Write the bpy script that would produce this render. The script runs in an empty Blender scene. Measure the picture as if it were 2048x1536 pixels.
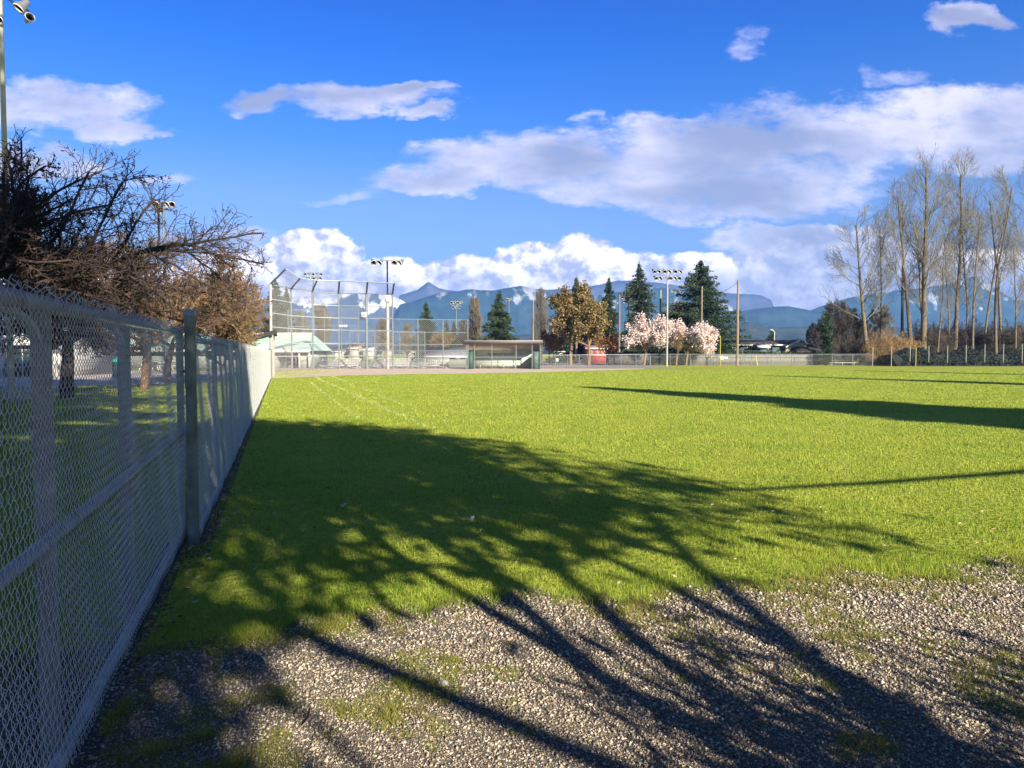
import bpy, math, random
import numpy as np
from mathutils import Vector

S = bpy.context.scene
COL = S.collection
R = math.radians

# ------------------------------------------------------------------ camera
H = 1.65
F = 1480.0
PITCH = R(2.4)
cam = bpy.data.cameras.new('camera')
cam.sensor_width = 36.0
cam.lens = 36.0 * F / 2048.0
cam.clip_start = 0.05
cam.clip_end = 20000
co = bpy.data.objects.new('camera', cam)
COL.objects.link(co)
co.location = (0, 0, H)
co.rotation_euler = (math.pi / 2 - PITCH, 0, 0)
S.camera = co

# ------------------------------------------------------------------ light
SUN_EL = 22.0
SUN_AZ = 150.0          # clockwise from +Y
EXPOSURE = 1.42
S.view_settings.view_transform = 'Standard'
S.view_settings.look = 'None'
S.view_settings.gamma = 1
S.view_settings.exposure = EXPOSURE
sl = bpy.data.lights.new('sun', 'SUN')
sl.energy = 5.0
sl.angle = R(0.53)
sl.color = (1.0, 0.88, 0.70)
so = bpy.data.objects.new('sun', sl)
COL.objects.link(so)
sd = Vector((math.sin(R(SUN_AZ)) * math.cos(R(SUN_EL)), math.cos(R(SUN_AZ)) * math.cos(R(SUN_EL)), math.sin(R(SUN_EL))))
so.rotation_euler = (-sd).to_track_quat('-Z', 'Y').to_euler()
so.location = (20, -30, 40)

# pixel (of the 2048 x 1536 photograph) and depth -> point
_cp, _sp = math.cos(PITCH), math.sin(PITCH)
def ray(px, py):
    a, b = (px - 1024) / F, (768 - py) / F
    return (a, _cp + b * _sp, -_sp + b * _cp)
def at(px, py, Y):
    r = ray(px, py); k = Y / r[1]
    return Vector((r[0] * k, Y, H + r[2] * k))
def gr(px, py):
    r = ray(px, py); k = -H / r[2]
    return Vector((r[0] * k, r[1] * k, 0))
def gx(px, Y):
    return (px - 1024) / F * Y
def zz(py, Y):
    return at(1024, py, Y).z

# ------------------------------------------------------------------ world: sky with clouds
W = bpy.data.worlds.new('World'); S.world = W; W.use_nodes = True
nt = W.node_tree; N = nt.nodes; LK = nt.links
for n in list(N): N.remove(n)
def mth(op, a, b=None, c=None, clamp=False):
    n = N.new('ShaderNodeMath'); n.operation = op; n.use_clamp = clamp
    for i, v in enumerate((a, b, c)):
        if v is None: continue
        if isinstance(v, (int, float)): n.inputs[i].default_value = v
        else: LK.new(v, n.inputs[i])
    return n.outputs[0]
def vmt(op, a, b=None):
    n = N.new('ShaderNodeVectorMath'); n.operation = op
    for i, v in enumerate((a, b)):
        if v is None: continue
        if isinstance(v, tuple): n.inputs[i].default_value = v
        else: LK.new(v, n.inputs[i])
    return n.outputs['Value'] if op == 'DOT_PRODUCT' else n.outputs[0]
def comb(x, y, z=0.0):
    n = N.new('ShaderNodeCombineXYZ')
    for i, v in enumerate((x, y, z)):
        if isinstance(v, (int, float)): n.inputs[i].default_value = v
        else: LK.new(v, n.inputs[i])
    return n.outputs[0]
def noise(vec, scale, detail=6, rough=.55, w=None):
    n = N.new('ShaderNodeTexNoise'); n.inputs['Scale'].default_value = scale
    n.inputs['Detail'].default_value = detail; n.inputs['Roughness'].default_value = rough
    LK.new(vec, n.inputs['Vector'])
    return n.outputs['Fac']
def rng_map(v, a, b, c=0.0, d=1.0, smooth=True):
    n = N.new('ShaderNodeMapRange'); n.interpolation_type = 'SMOOTHSTEP' if smooth else 'LINEAR'
    LK.new(v, n.inputs[0])
    for i, x in enumerate((a, b, c, d)): n.inputs[i + 1].default_value = x
    return n.outputs[0]
def mixc(f, a, b):
    n = N.new('ShaderNodeMix'); n.data_type = 'RGBA'
    if isinstance(f, (int, float)): n.inputs[0].default_value = f
    else: LK.new(f, n.inputs[0])
    for i, v in ((6, a), (7, b)):
        if isinstance(v, tuple): n.inputs[i].default_value = (*v, 1)
        else: LK.new(v, n.inputs[i])
    return n.outputs[2]
tc = N.new('ShaderNodeTexCoord')
sep = N.new('ShaderNodeSeparateXYZ'); LK.new(tc.outputs['Generated'], sep.inputs[0])
dyc = mth('MAXIMUM', sep.outputs[1], 0.08)
U = mth('DIVIDE', sep.outputs[0], dyc)
V = mth('DIVIDE', sep.outputs[2], dyc)
front = mth('GREATER_THAN', sep.outputs[1], 0.09)
sky = N.new('ShaderNodeTexSky'); sky.sky_type = 'NISHITA'; sky.sun_disc = False
sky.sun_elevation = R(SUN_EL); sky.sun_rotation = R(SUN_AZ)
sky.air_density = 1.0; sky.dust_density = 0.3; sky.ozone_density = 3.0
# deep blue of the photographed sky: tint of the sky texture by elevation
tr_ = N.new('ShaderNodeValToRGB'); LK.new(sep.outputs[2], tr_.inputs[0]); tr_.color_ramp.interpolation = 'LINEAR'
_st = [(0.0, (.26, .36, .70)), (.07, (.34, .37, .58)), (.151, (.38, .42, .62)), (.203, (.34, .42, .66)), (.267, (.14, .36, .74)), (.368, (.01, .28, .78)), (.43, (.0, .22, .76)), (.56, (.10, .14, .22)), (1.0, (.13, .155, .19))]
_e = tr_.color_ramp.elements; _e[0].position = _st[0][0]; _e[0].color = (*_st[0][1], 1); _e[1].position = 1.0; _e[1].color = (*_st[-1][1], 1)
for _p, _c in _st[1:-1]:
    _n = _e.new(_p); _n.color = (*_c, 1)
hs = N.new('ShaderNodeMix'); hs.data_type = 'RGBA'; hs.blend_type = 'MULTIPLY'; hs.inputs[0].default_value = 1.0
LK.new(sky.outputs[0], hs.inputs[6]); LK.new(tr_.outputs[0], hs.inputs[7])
uv = comb(U, V)
# billow warp of the cloud outlines
w1 = noise(vmt('MULTIPLY', uv, (1.0, 1.7, 1)), 7.0, 5, .6)
w2 = noise(vmt('ADD', vmt('MULTIPLY', uv, (1.0, 1.7, 1)), (5.3, 2.1, 0)), 7.0, 5, .6)
def ell_field(items, wamp):
    wv = comb(mth('MULTIPLY', mth('SUBTRACT', w1, .5), wamp), mth('MULTIPLY', mth('SUBTRACT', w2, .5), wamp * .55))
    p = vmt('ADD', uv, wv)
    out = None
    for (cx, cy, rx, ry) in items:
        c = at(cx, cy, 1.0); d = vmt('MULTIPLY', vmt('SUBTRACT', p, (c.x, c.z - H, 0)), (F / rx, F / ry, 0))
        m = mth('SUBTRACT', 1.0, vmt('DOT_PRODUCT', d, d))
        out = m if out is None else mth('MAXIMUM', out, m)
    return mth('MAXIMUM', out, -1.5)
soft = [(110, 215, 190, 52), (230, 245, 90, 28), (320, 255, 40, 9), (540, 205, 95, 30), (690, 205, 190, 32), (860, 232, 66, 16), (790, 188, 120, 16), (60, 320, 130, 30),
        (930, 325, 120, 42), (1120, 325, 260, 62), (1400, 310, 300, 80), (1700, 270, 300, 72), (1950, 235, 230, 62), (1500, 375, 260, 60), (1280, 370, 260, 42), (2060, 215, 120, 45),
        (880, 368, 115, 22), (1480, 405, 170, 40), (1990, 300, 220, 50),
        (470, 490, 115, 24), (1945, 35, 66, 24),
        (1560, 470, 130, 22)]
cum = [(640, 505, 80, 40), (560, 540, 150, 40), (480, 530, 90, 24), (700, 560, 190, 48), (870, 570, 150, 46), (960, 550, 90, 40), (1040, 530, 70, 42), (1065, 515, 40, 34), (1150, 520, 90, 46),
       (1210, 545, 110, 46), (1100, 580, 220, 50), (400, 590, 300, 60), (1330, 570, 170, 52), (1450, 540, 130, 46), (1560, 520, 120, 44), (1640, 485, 58, 34), (1530, 580, 220, 55), (1700, 560, 170, 56),
       (1830, 530, 150, 50), (1960, 545, 160, 60), (100, 560, 250, 50), (1760, 480, 60, 30)]
fb = noise(vmt('MULTIPLY', uv, (1.0, 2.3, 1)), 12.0, 12, .68)
fb2 = noise(vmt('MULTIPLY', uv, (1.0, 1.15, 1)), 15.0, 9, .6)
fb2b = noise(vmt('ADD', vmt('MULTIPLY', uv, (1.0, 1.15, 1)), (.010, .012, 0)), 15.0, 6, .55)
dark_n = noise(vmt('MULTIPLY', uv, (1.0, 2.4, 1)), 4.5, 5, .5)
E1 = ell_field(soft, .16)
E2 = ell_field(cum, .10)
E3 = ell_field([(1145, 230, 30, 14), (1800, 145, 60, 26), (1512, 88, 46, 30), (290, 366, 90, 16), (690, 400, 110, 16), (1330, 240, 120, 16), (860, 350, 90, 14)], .20)
D1 = rng_map(mth('ADD', E1, mth('MULTIPLY', mth('SUBTRACT', fb, .46), 3.4)), -.25, 1.05)
D2 = rng_map(mth('ADD', E2, mth('MULTIPLY', mth('SUBTRACT', fb2, .42), 2.3)), 0.0, .38)
D1 = mth('MULTIPLY', mth('MULTIPLY', D1, .90), front)
D2 = mth('MULTIPLY', D2, front)
rel = mth('ADD', .5, mth('MULTIPLY', mth('SUBTRACT', fb2, fb2b), 6.5), clamp=True)
CM = 9.0
def cc(r, g, b): return (r * CM, g * CM, b * CM)
shade1 = rng_map(mth('ADD', mth('MULTIPLY', E1, .45), mth('MULTIPLY', mth('SUBTRACT', dark_n, .5), 3.0)), -.35, .80)
c1 = mixc(shade1, cc(.52, .48, .57), cc(.185, .20, .29))
topness = rng_map(mth('ADD', V, mth('MULTIPLY', mth('SUBTRACT', dark_n, .5), .16)), .055, .135)
c2 = mixc(mth('MULTIPLY', rel, 1.0), cc(.33, .32, .44), cc(1.08, .98, .98))
c2 = mixc(mth('MULTIPLY', mth('SUBTRACT', 1.0, topness), .6), c2, cc(.27, .28, .43))
rightdark = mth('MULTIPLY', rng_map(U, .12, .32), rng_map(mth('ADD', dark_n, mth('MULTIPLY', fb2, .4)), .55, .75))
c2 = mixc(mth('MULTIPLY', rightdark, .75), c2, cc(.21, .22, .33))
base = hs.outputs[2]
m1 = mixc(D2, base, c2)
D3 = mth('MULTIPLY', mth('MULTIPLY', rng_map(mth('ADD', E3, mth('MULTIPLY', mth('SUBTRACT', fb, .5), 4.5)), -.2, 2.2), .75), front)
m2 = mixc(D1, mixc(D3, m1, cc(.50, .46, .56)), c1)
bg = N.new('ShaderNodeBackground'); LK.new(m2, bg.inputs[0]); bg.inputs[1].default_value = 0.10
wo = N.new('ShaderNodeOutputWorld'); LK.new(bg.outputs[0], wo.inputs[0])
S.cycles.max_bounces = 6; S.cycles.transparent_max_bounces = 12

# ------------------------------------------------------------------ materials
def mat(name, col, rough=.8, metal=0.0, var=.0, scale=5.0, col2=None, bump=0.0, bscale=60.0, trans=0.0, island=None, spec=None, coord='Object', stretch=None):
    m = bpy.data.materials.new(name); m.use_nodes = True
    t = m.node_tree; b = t.nodes['Principled BSDF']; L = t.links
    b.inputs['Roughness'].default_value = rough; b.inputs['Metallic'].default_value = metal
    if spec is not None: b.inputs['Specular IOR Level'].default_value = spec
    c1_ = (*col, 1); src = None
    if col2 is None and var > 0: col2 = tuple(max(0, c * (1 - var)) for c in col); c1_ = (*[min(1, c * (1 + var)) for c in col], 1)
    tcn = t.nodes.new('ShaderNodeTexCoord'); vec = tcn.outputs[coord]
    if stretch:
        mp = t.nodes.new('ShaderNodeMapping'); mp.inputs['Scale'].default_value = stretch; L.new(vec, mp.inputs[0]); vec = mp.outputs[0]
    if col2 is not None:
        n = t.nodes.new('ShaderNodeTexNoise'); n.inputs['Scale'].default_value = scale; n.inputs['Detail'].default_value = 5
        L.new(vec, n.inputs['Vector'])
        r = t.nodes.new('ShaderNodeValToRGB'); r.color_ramp.elements[0].position = .35; r.color_ramp.elements[1].position = .65
        r.color_ramp.elements[0].color = c1_; r.color_ramp.elements[1].color = (*col2, 1)
        L.new(n.outputs['Fac'], r.inputs[0]); src = r.outputs[0]
    if island is not None:
        g = t.nodes.new('ShaderNodeNewGeometry')
        r2 = t.nodes.new('ShaderNodeValToRGB'); r2.color_ramp.elements[0].color = (*island[0], 1); r2.color_ramp.elements[1].color = (*island[-1], 1)
        for i, c in enumerate(island[1:-1]):
            e = r2.color_ramp.elements.new((i + 1) / (len(island) - 1)); e.color = (*c, 1)
        L.new(g.outputs['Random Per Island'], r2.inputs[0])
        if src is None: src = r2.outputs[0]
        else:
            mx = t.nodes.new('ShaderNodeMix'); mx.data_type = 'RGBA'; mx.inputs[0].default_value = .5
            L.new(src, mx.inputs[6]); L.new(r2.outputs[0], mx.inputs[7]); src = mx.outputs[2]
    if src is None: b.inputs['Base Color'].default_value = c1_
    else: L.new(src, b.inputs['Base Color'])
    if bump > 0:
        n2 = t.nodes.new('ShaderNodeTexNoise'); n2.inputs['Scale'].default_value = bscale; n2.inputs['Detail'].default_value = 4; L.new(vec, n2.inputs['Vector'])
        bp = t.nodes.new('ShaderNodeBump'); bp.inputs['Strength'].default_value = bump; bp.inputs['Distance'].default_value = .02
        L.new(n2.outputs['Fac'], bp.inputs['Height']); L.new(bp.outputs[0], b.inputs['Normal'])
    if trans > 0:
        tr = t.nodes.new('ShaderNodeBsdfTranslucent')
        if src is None: tr.inputs[0].default_value = c1_
        else: L.new(src, tr.inputs[0])
        ms = t.nodes.new('ShaderNodeMixShader'); ms.inputs[0].default_value = trans
        L.new(b.outputs[0], ms.inputs[1]); L.new(tr.outputs[0], ms.inputs[2]); L.new(ms.outputs[0], t.nodes['Material Output'].inputs[0])
    return m

galv = mat('galvanised_steel', (.33, .39, .42), .45, .1, var=.22, scale=9, bump=.15, bscale=140)
wire_m = mat('galvanised_wire', (.54, .57, .58), .45, .1, var=.15, scale=30)
wire_far = mat('weathered_wire', (.46, .46, .43), .6, .1)
white_pole = mat('pale_painted_pole', (.66, .66, .64), .5, var=.08, scale=3)
dark_metal = mat('dark_metal', (.03, .035, .04), .5)
bark_cherry = mat('cherry_bark', (.06, .04, .032), .85, col2=(.022, .016, .014), scale=14, bump=.6, bscale=40)
bark_lit = mat('sunlit_mossy_bark', (.30, .19, .08), .85, col2=(.14, .08, .045), scale=14)  # golden tone: moss plus sunlight put into the bark colour
twig_m = mat('cherry_twig', (.075, .052, .044), .8, col2=(.035, .025, .022), scale=2)
twig_gold = mat('sunlit_mossy_twig', (.27, .20, .105), .8, col2=(.13, .075, .048), scale=1.2)  # sunlit version of the cherry twigs, light and moss in the colour
bud_m = mat('bud', (.05, .022, .022), .8)
bud_red = mat('red_bud', (.16, .075, .045), .8)
bark_pop = mat('cottonwood_bark', (.21, .165, .10), .9, col2=(.08, .065, .05), scale=6, bump=.5, bscale=20)
twig_pop = mat('cottonwood_twig', (.26, .24, .17), .9, col2=(.13, .12, .09), scale=.6)
bark_dk = mat('dark_bark', (.07, .05, .038), .9)
twig_brown = mat('thicket_twig', (.125, .10, .075), .9, col2=(.055, .045, .036), scale=.8)
twig_golden = mat('golden_thicket_twig', (.40, .27, .11), .9, col2=(.22, .13, .065), scale=.8)
twig_tan = mat('tan_twig', (.25, .21, .14), .9, col2=(.15, .12, .085), scale=.8)
needle_m = mat('conifer_needle', (.03, .065, .022), .7, island=[(.005, .018, .010), (.024, .055, .020), (.085, .125, .040)], trans=.08)
needle_b = mat('conifer_needle_blue', (.03, .065, .022), .7, island=[(.005, .018, .012), (.022, .05, .024), (.075, .11, .045)], trans=.08)
leaf_brown = mat('catkin_foliage', (.2, .15, .05), .8, island=[(.075, .06, .02), (.20, .15, .05), (.33, .235, .08)], trans=.2)
leaf_orange = mat('rust_foliage', (.2, .15, .05), .8, island=[(.16, .07, .025), (.30, .14, .045), (.38, .22, .08)], trans=.2)
leaf_pink = mat('cherry_blossom', (.8, .5, .55), .8, island=[(.50, .38, .36), (.80, .66, .62), (.90, .80, .75)], trans=.25)
leaf_dark = mat('hedge_leaf', (.02, .04, .015), .8, island=[(.01, .022, .008), (.025, .05, .015), (.06, .08, .025)])
ivy = mat('shaded_ivy', (.02, .04, .03), .8, island=[(.008, .016, .016), (.016, .03, .028), (.03, .045, .035)])  # the bank's shade is painted into these dark leaf colours

# ------------------------------------------------------------------ mesh helpers
def link(name, me, m, parent=None, loc=None):
    o = bpy.data.objects.new(name, me); COL.objects.link(o)
    if m is not None and not me.materials: me.materials.append(m)
    if parent: o.parent = parent
    if loc is not None: o.location = loc
    return o
def mk(name, v, f, m, parent=None, smooth=False):
    v = np.asarray(v, dtype=np.float32).reshape(-1, 3); f = np.asarray(f, dtype=np.int32)
    if parent is not None: v = v - np.array(parent.location, dtype=np.float32)
    k = f.shape[1]
    me = bpy.data.meshes.new(name)
    me.vertices.add(len(v)); me.vertices.foreach_set('co', v.ravel())
    me.loops.add(f.size); me.loops.foreach_set('vertex_index', f.ravel())
    me.polygons.add(len(f)); me.polygons.foreach_set('loop_start', np.arange(len(f), dtype=np.int32) * k)
    if smooth: me.polygons.foreach_set('use_smooth', np.ones(len(f), dtype=bool))
    me.update(calc_edges=True)
    return link(name, me, m, parent)
def tag(o, label, cat, group=None, kind=None):
    if label: o['label'] = label
    if cat: o['category'] = cat
    if group: o['group'] = group
    if kind: o['kind'] = kind
    return o
def empty(name, loc, label, cat, group=None):
    o = bpy.data.objects.new(name, None); COL.objects.link(o); o.location = loc
    return tag(o, label, cat, group)
def struct(o): o['kind'] = 'structure'; return o
def tubes(P, r, k=4, close=False):
    """P (W,N,3) polylines, r scalar or (W,N) -> verts, faces"""
    P = np.asarray(P, dtype=np.float64); Wn, Nn, _ = P.shape
    r = np.broadcast_to(np.asarray(r, dtype=np.float64), (Wn, Nn))
    T = np.empty_like(P); T[:, 1:-1] = P[:, 2:] - P[:, :-2]; T[:, 0] = P[:, 1] - P[:, 0]; T[:, -1] = P[:, -1] - P[:, -2]
    T /= np.linalg.norm(T, axis=2, keepdims=True) + 1e-12
    ref = np.zeros_like(T); overall = P[:, -1] - P[:, 0]
    vert = np.abs(overall[:, 2]) > .8 * (np.linalg.norm(overall, axis=1) + 1e-9)
    ref[vert] = (0.0, 1.0, 0.05); ref[~vert] = (0.02, 0.0, 1.0)
    A = np.cross(T, ref); A /= np.linalg.norm(A, axis=2, keepdims=True) + 1e-12
    B = np.cross(T, A)
    th = np.arange(k) * 2 * math.pi / k
    V_ = P[:, :, None, :] + r[:, :, None, None] * (A[:, :, None, :] * np.cos(th)[None, None, :, None] + B[:, :, None, :] * np.sin(th)[None, None, :, None])
    idx = np.arange(Wn * Nn * k).reshape(Wn, Nn, k)
    a = idx[:, :-1]; b = idx[:, 1:]
    a2 = np.roll(a, -1, axis=2); b2 = np.roll(b, -1, axis=2)
    Fc = np.stack([a, b, b2, a2], axis=-1).reshape(-1, 4)
    if close:
        caps = []
        for w in range(Wn):
            for e, rev in ((0, False), (Nn - 1, True)):
                ring = idx[w, e]
                for j in range(1, k - 1):
                    q = [ring[0], ring[j], ring[j + 1], ring[0]]
                    caps.append([ring[0], ring[j], ring[j + 1], ring[j + 1]] if k == 3 else None)
        # quad caps: fold k-gon into quads
        caps = []
        for w in range(Wn):
            for e in (0, Nn - 1):
                ring = idx[w, e]
                for j in range(1, k - 2, 2):
                    caps.append([ring[0], ring[j], ring[j + 1], ring[j + 2]])
        if caps: Fc = np.concatenate([Fc, np.array(caps)])
    return V_.reshape(-1, 3), Fc
class MB:
    """collects boxes, tubes and quads into one mesh"""
    def __init__(s): s.v = []; s.f = []; s.n = 0
    def add(s, v, f):
        v = np.asarray(v, dtype=np.float64).reshape(-1, 3); s.v.append(v); s.f.append(np.asarray(f) + s.n); s.n += len(v); return s
    def box(s, x0, x1, y0, y1, z0, z1):
        v = [(x, y, z) for x in (x0, x1) for y in (y0, y1) for z in (z0, z1)]
        return s.add(v, [(0, 1, 3, 2), (4, 6, 7, 5), (0, 4, 5, 1), (2, 3, 7, 6), (0, 2, 6, 4), (1, 5, 7, 3)])
    def obox(s, p0, p1, t, z0, z1, z0b=None, z1b=None):
        """wall-like box from p0 to p1 (xy) of thickness t"""
        a = np.array(p0[:2], float); b = np.array(p1[:2], float); d = b - a; n = np.array([-d[1], d[0]]); n = n / (np.linalg.norm(n) + 1e-9) * t / 2
        z0b = z0 if z0b is None else z0b; z1b = z1 if z1b is None else z1b
        v = [(*(a - n), z0), (*(a - n), z1), (*(a + n), z0), (*(a + n), z1), (*(b - n), z0b), (*(b - n), z1b), (*(b + n), z0b), (*(b + n), z1b)]
        return s.add(v, [(0, 1, 3, 2), (4, 6, 7, 5), (0, 4, 5, 1), (2, 3, 7, 6), (0, 2, 6, 4), (1, 5, 7, 3)])
    def tube(s, pts, r, k=6):
        v, f = tubes([pts], np.array([r]) if np.ndim(r) else r, k, True); return s.add(v, f)
    def quad(s, a, b, c, d): return s.add([a, b, c, d], [(0, 1, 2, 3)])
    def build(s, name, m, parent=None, smooth=False):
        return mk(name, np.concatenate(s.v), np.concatenate(s.f), m, parent, smooth)

# ------------------------------------------------------------------ ground
nf = np.random.default_rng(7)
def sheet(name, pts, z, m):
    """flat polygon triangulated as a fan strip"""
    me = bpy.data.meshes.new(name)
    me.from_pydata([(p[0], p[1], z) for p in pts], [], [list(range(len(pts)))])
    me.update(); return struct(link(name, me, m))
def ground_mat():
    m = bpy.data.materials.new('turf'); m.use_nodes = True; t = m.node_tree; b = t.nodes['Principled BSDF']; L = t.links
    b.inputs['Roughness'].default_value = .95; b.inputs['Specular IOR Level'].default_value = .1
    tcn = t.nodes.new('ShaderNodeTexCoord')
    def ns(scale, det=4, st=(1, 1, 1)):
        mp = t.nodes.new('ShaderNodeMapping'); mp.inputs['Scale'].default_value = st; L.new(tcn.outputs['Object'], mp.inputs[0])
        n = t.nodes.new('ShaderNodeTexNoise'); n.inputs['Scale'].default_value = scale; n.inputs['Detail'].default_value = det; L.new(mp.outputs[0], n.inputs['Vector']); return n.outputs['Fac']
    def ramp(f, p0, p1, c0, c1):
        r = t.nodes.new('ShaderNodeValToRGB'); r.color_ramp.elements[0].position = p0; r.color_ramp.elements[1].position = p1
        r.color_ramp.elements[0].color = (*c0, 1); r.color_ramp.elements[1].color = (*c1, 1); L.new(f, r.inputs[0]); return r.outputs[0]
    c1 = ramp(ns(.25), .35, .65, (.29, .34, .04), (.38, .41, .06))
    c2 = ramp(ns(9, 6), .35, .65, (.20, .27, .03), (.42, .46, .08))
    mx = t.nodes.new('ShaderNodeMix'); mx.data_type = 'RGBA'; mx.inputs[0].default_value = .5; L.new(c1, mx.inputs[6]); L.new(c2, mx.inputs[7])
    L.new(mx.outputs[2], b.inputs['Base Color'])
    bp = t.nodes.new('ShaderNodeBump'); bp.inputs['Strength'].default_value = .8; bp.inputs['Distance'].default_value = .06
    L.new(ns(14, 5), bp.inputs['Height']); L.new(bp.outputs[0], b.inputs['Normal'])
    return m
turf = ground_mat()
soil = mat('soil', (.07, .055, .04), .95, col2=(.035, .03, .022), scale=12, bump=.7, bscale=60)
gravel_m = mat('gravel_bed', (.22, .19, .15), .95, col2=(.09, .075, .06), scale=70, bump=1.0, bscale=110)
dirt_m = mat('infield_dirt', (.62, .50, .38), .95, col2=(.52, .42, .32), scale=.5)
sand_m = mat('pale_sand', (.66, .60, .50), .95, var=.08, scale=2)
path_m = mat('concourse_gravel', (.52, .45, .42), .95, var=.08, scale=.8)
asph = mat('plaza_paving', (.27, .25, .23), .95, var=.1, scale=.6)

g = struct(MB().quad((-5200, -600, 0), (5200, -600, 0), (5200, 3950, 0), (-5200, 3950, 0)).build('ground', turf))
# edge of the grass near the camera: pixel samples -> ground curve
edge_px = [(120, 1330), (300, 1296), (440, 1285), (600, 1266), (820, 1216), (960, 1204), (1150, 1202), (1400, 1190), (1560, 1165), (1700, 1150), (1800, 1166), (1930, 1140), (2048, 1130), (2300, 1100)]
edge = [gr(*p) for p in edge_px]
edge_x = np.array([-30] + [p.x for p in edge] + [30.0]); edge_y = np.array([3.9] + [p.y for p in edge] + [10.0])
_o = np.argsort(edge_x); edge_x = edge_x[_o]; edge_y = edge_y[_o]
def wob(x):
    return .10 * np.sin(x * 5.1 + 1) + .06 * np.sin(x * 13.3) + .05 * np.sin(x * 29.7 + 2) + .03 * np.sin(x * 61)
def edge_at(x): return np.interp(x, edge_x, edge_y) + wob(x)
xs = np.linspace(-12, 14, 400)
pts = [(-12, -12)] + [(x, float(edge_at(x)) + .12) for x in xs] + [(14, -12)]
sheet('gravel_ground', pts[::-1], .004, gravel_m)

# bare strip of soil at the foot of the fence
PB = gr(388, 1092)                         # gate post foot
GA = gr(134, 1536)                         # gate foot nearest the camera
GE = gr(366, 1074)
FE = gr(541, 757)                          # far end of the side fence
fd = (FE - PB).normalized(); gd = (GE - GA).normalized()
fn = Vector((fd.y, -fd.x, 0)); gn = Vector((gd.y, -gd.x, 0))      # toward the field
sp = [PB - fd * .4 - fn * .12, FE - fn * .12, FE + fn * .06, PB + fd * 8 + fn * .11, PB - fd * .4 + fn * .15]
sheet('soil_strip', [(p.x, p.y) for p in sp][::-1], .006, soil)
ga0 = GA - gd * 3
sp = [ga0 - gn * .1, GE - gn * .1, GE + gn * .10, GA + gd * 1.5 + gn * .09, ga0 + gn * .1]
sheet('soil_strip', [(p.x, p.y) for p in sp][::-1], .008, soil)

# infield dirt and sandy edge
df = [gr(541, 757), gr(620, 753.5), gr(700, 750.5), gr(820, 748.3), gr(930, 747.2), gr(1080, 744.4), gr(1200, 741.0), gr(1290, 738.2)]
back = [(gx(1290, 78), 78.5), (gx(900, 79), 79), (gx(500, 79), 79.5), (gx(548, 52), 50)]
sheet('infield_dirt', ([(p.x, p.y) for p in df] + back)[::-1], .006, dirt_m)
sd_ = [(p.x, p.y) for p in df] + [(p.x, p.y + .9) for p in df[::-1]]
sheet('sand_edge', sd_, .010, sand_m)
# concourse behind the backstop and the path left of the fence
sheet('plaza', [(-60, 79.6), (-60, 140), (18, 140), (18, 79.6)], .008, asph)
cp = [gr(-500, 800), gr(90, 800), gr(160, 772), gr(350, 768), gr(560, 748), gr(560, 741), gr(350, 741), gr(160, 741), gr(-500, 762)]
sheet('path', [(p.x, p.y) for p in cp], .007, path_m)

# ------------------------------------------------------------------ chain link fabric
def chain(p0, p1, z0, z1, dh=.025, dv=.047, spt=8, r=.0016, k=4, B=.0045, curl=0.0, seed=1, wave=.006, z0b=None, z1b=None, tilt=None):
    """woven wire between p0 and p1 (xy). tilt: xyz offset of the top edge for canopies"""
    rg = np.random.default_rng(seed)
    p0 = np.array(p0[:2], float); p1 = np.array(p1[:2], float); L = np.linalg.norm(p1 - p0); d = (p1 - p0) / L; n = np.array([d[1], -d[0]])
    Wn = max(1, int(L / dh)); s = (np.arange(Wn) + .5) * dh
    f = s / L; za = z0 + (0 if z0b is None else (z0b - z0)) * f; zb = z1 + (0 if z1b is None else (z1b - z1)) * f
    hmax = float((zb - za).max()); turns = hmax / dv; Nn = max(3, int(turns * spt) + 1)
    t = np.linspace(0, 1, Nn)
    ph = t[None, :] * turns * 2 * math.pi + (np.arange(Wn) % 2)[:, None] * math.pi
    if spt > 4: tri = np.cos(ph); tri = np.sign(tri) * np.abs(tri) ** .8
    else: tri = np.where((np.arange(Nn)[None, :] + np.arange(Wn)[:, None]) % 2 == 0, 1.0, -1.0)
    A = dh * .54
    a_s = s[:, None] + A * tri
    z = za[:, None] + (zb - za)[:, None] * t[None, :]
    off = B * np.sin(ph) if spt > 4 else np.zeros((1, Nn))
    off = off + wave * np.sin(s[:, None] * 3.1 + 1.3) * np.sin(z * 2.3 + s[:, None] * .7) + wave * .8 * np.sin(s[:, None] * 7.7 + z * 5)
    if curl > 0:
        c = np.clip((z - (zb[:, None] - curl)) / curl, 0, 1)
        a_s = a_s + c * (rg.normal(0, .009, (Wn, 1)) + .016 * np.sin(ph * .55 + rg.uniform(0, 6, (Wn, 1))))
        off = off + c * (rg.normal(0, .009, (Wn, 1)) + .018 * np.cos(ph * .6 + rg.uniform(0, 6, (Wn, 1))))
        z = z - c * np.abs(rg.normal(0, .014, (Wn, 1)))
    P = np.empty((Wn, Nn, 3))
    P[..., 0] = p0[0] + d[0] * a_s + n[0] * off
    P[..., 1] = p0[1] + d[1] * a_s + n[1] * off
    P[..., 2] = z
    if tilt is not None: P = P + np.array(tilt)[None, None, :] * t[None, :, None]
    return tubes(P, r, k)
def v3(p, z): return (p[0], p[1], z)

def on_line(p, d, px):
    """point of the line p + d*t that shows at pixel column px"""
    k = (px - 1024) / F / _cp   # X / Y near the horizon row
    k = (px - 1024) / F
    t = (k * p.y - p.x) / (d.x - k * d.y)
    return p + d * t

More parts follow.
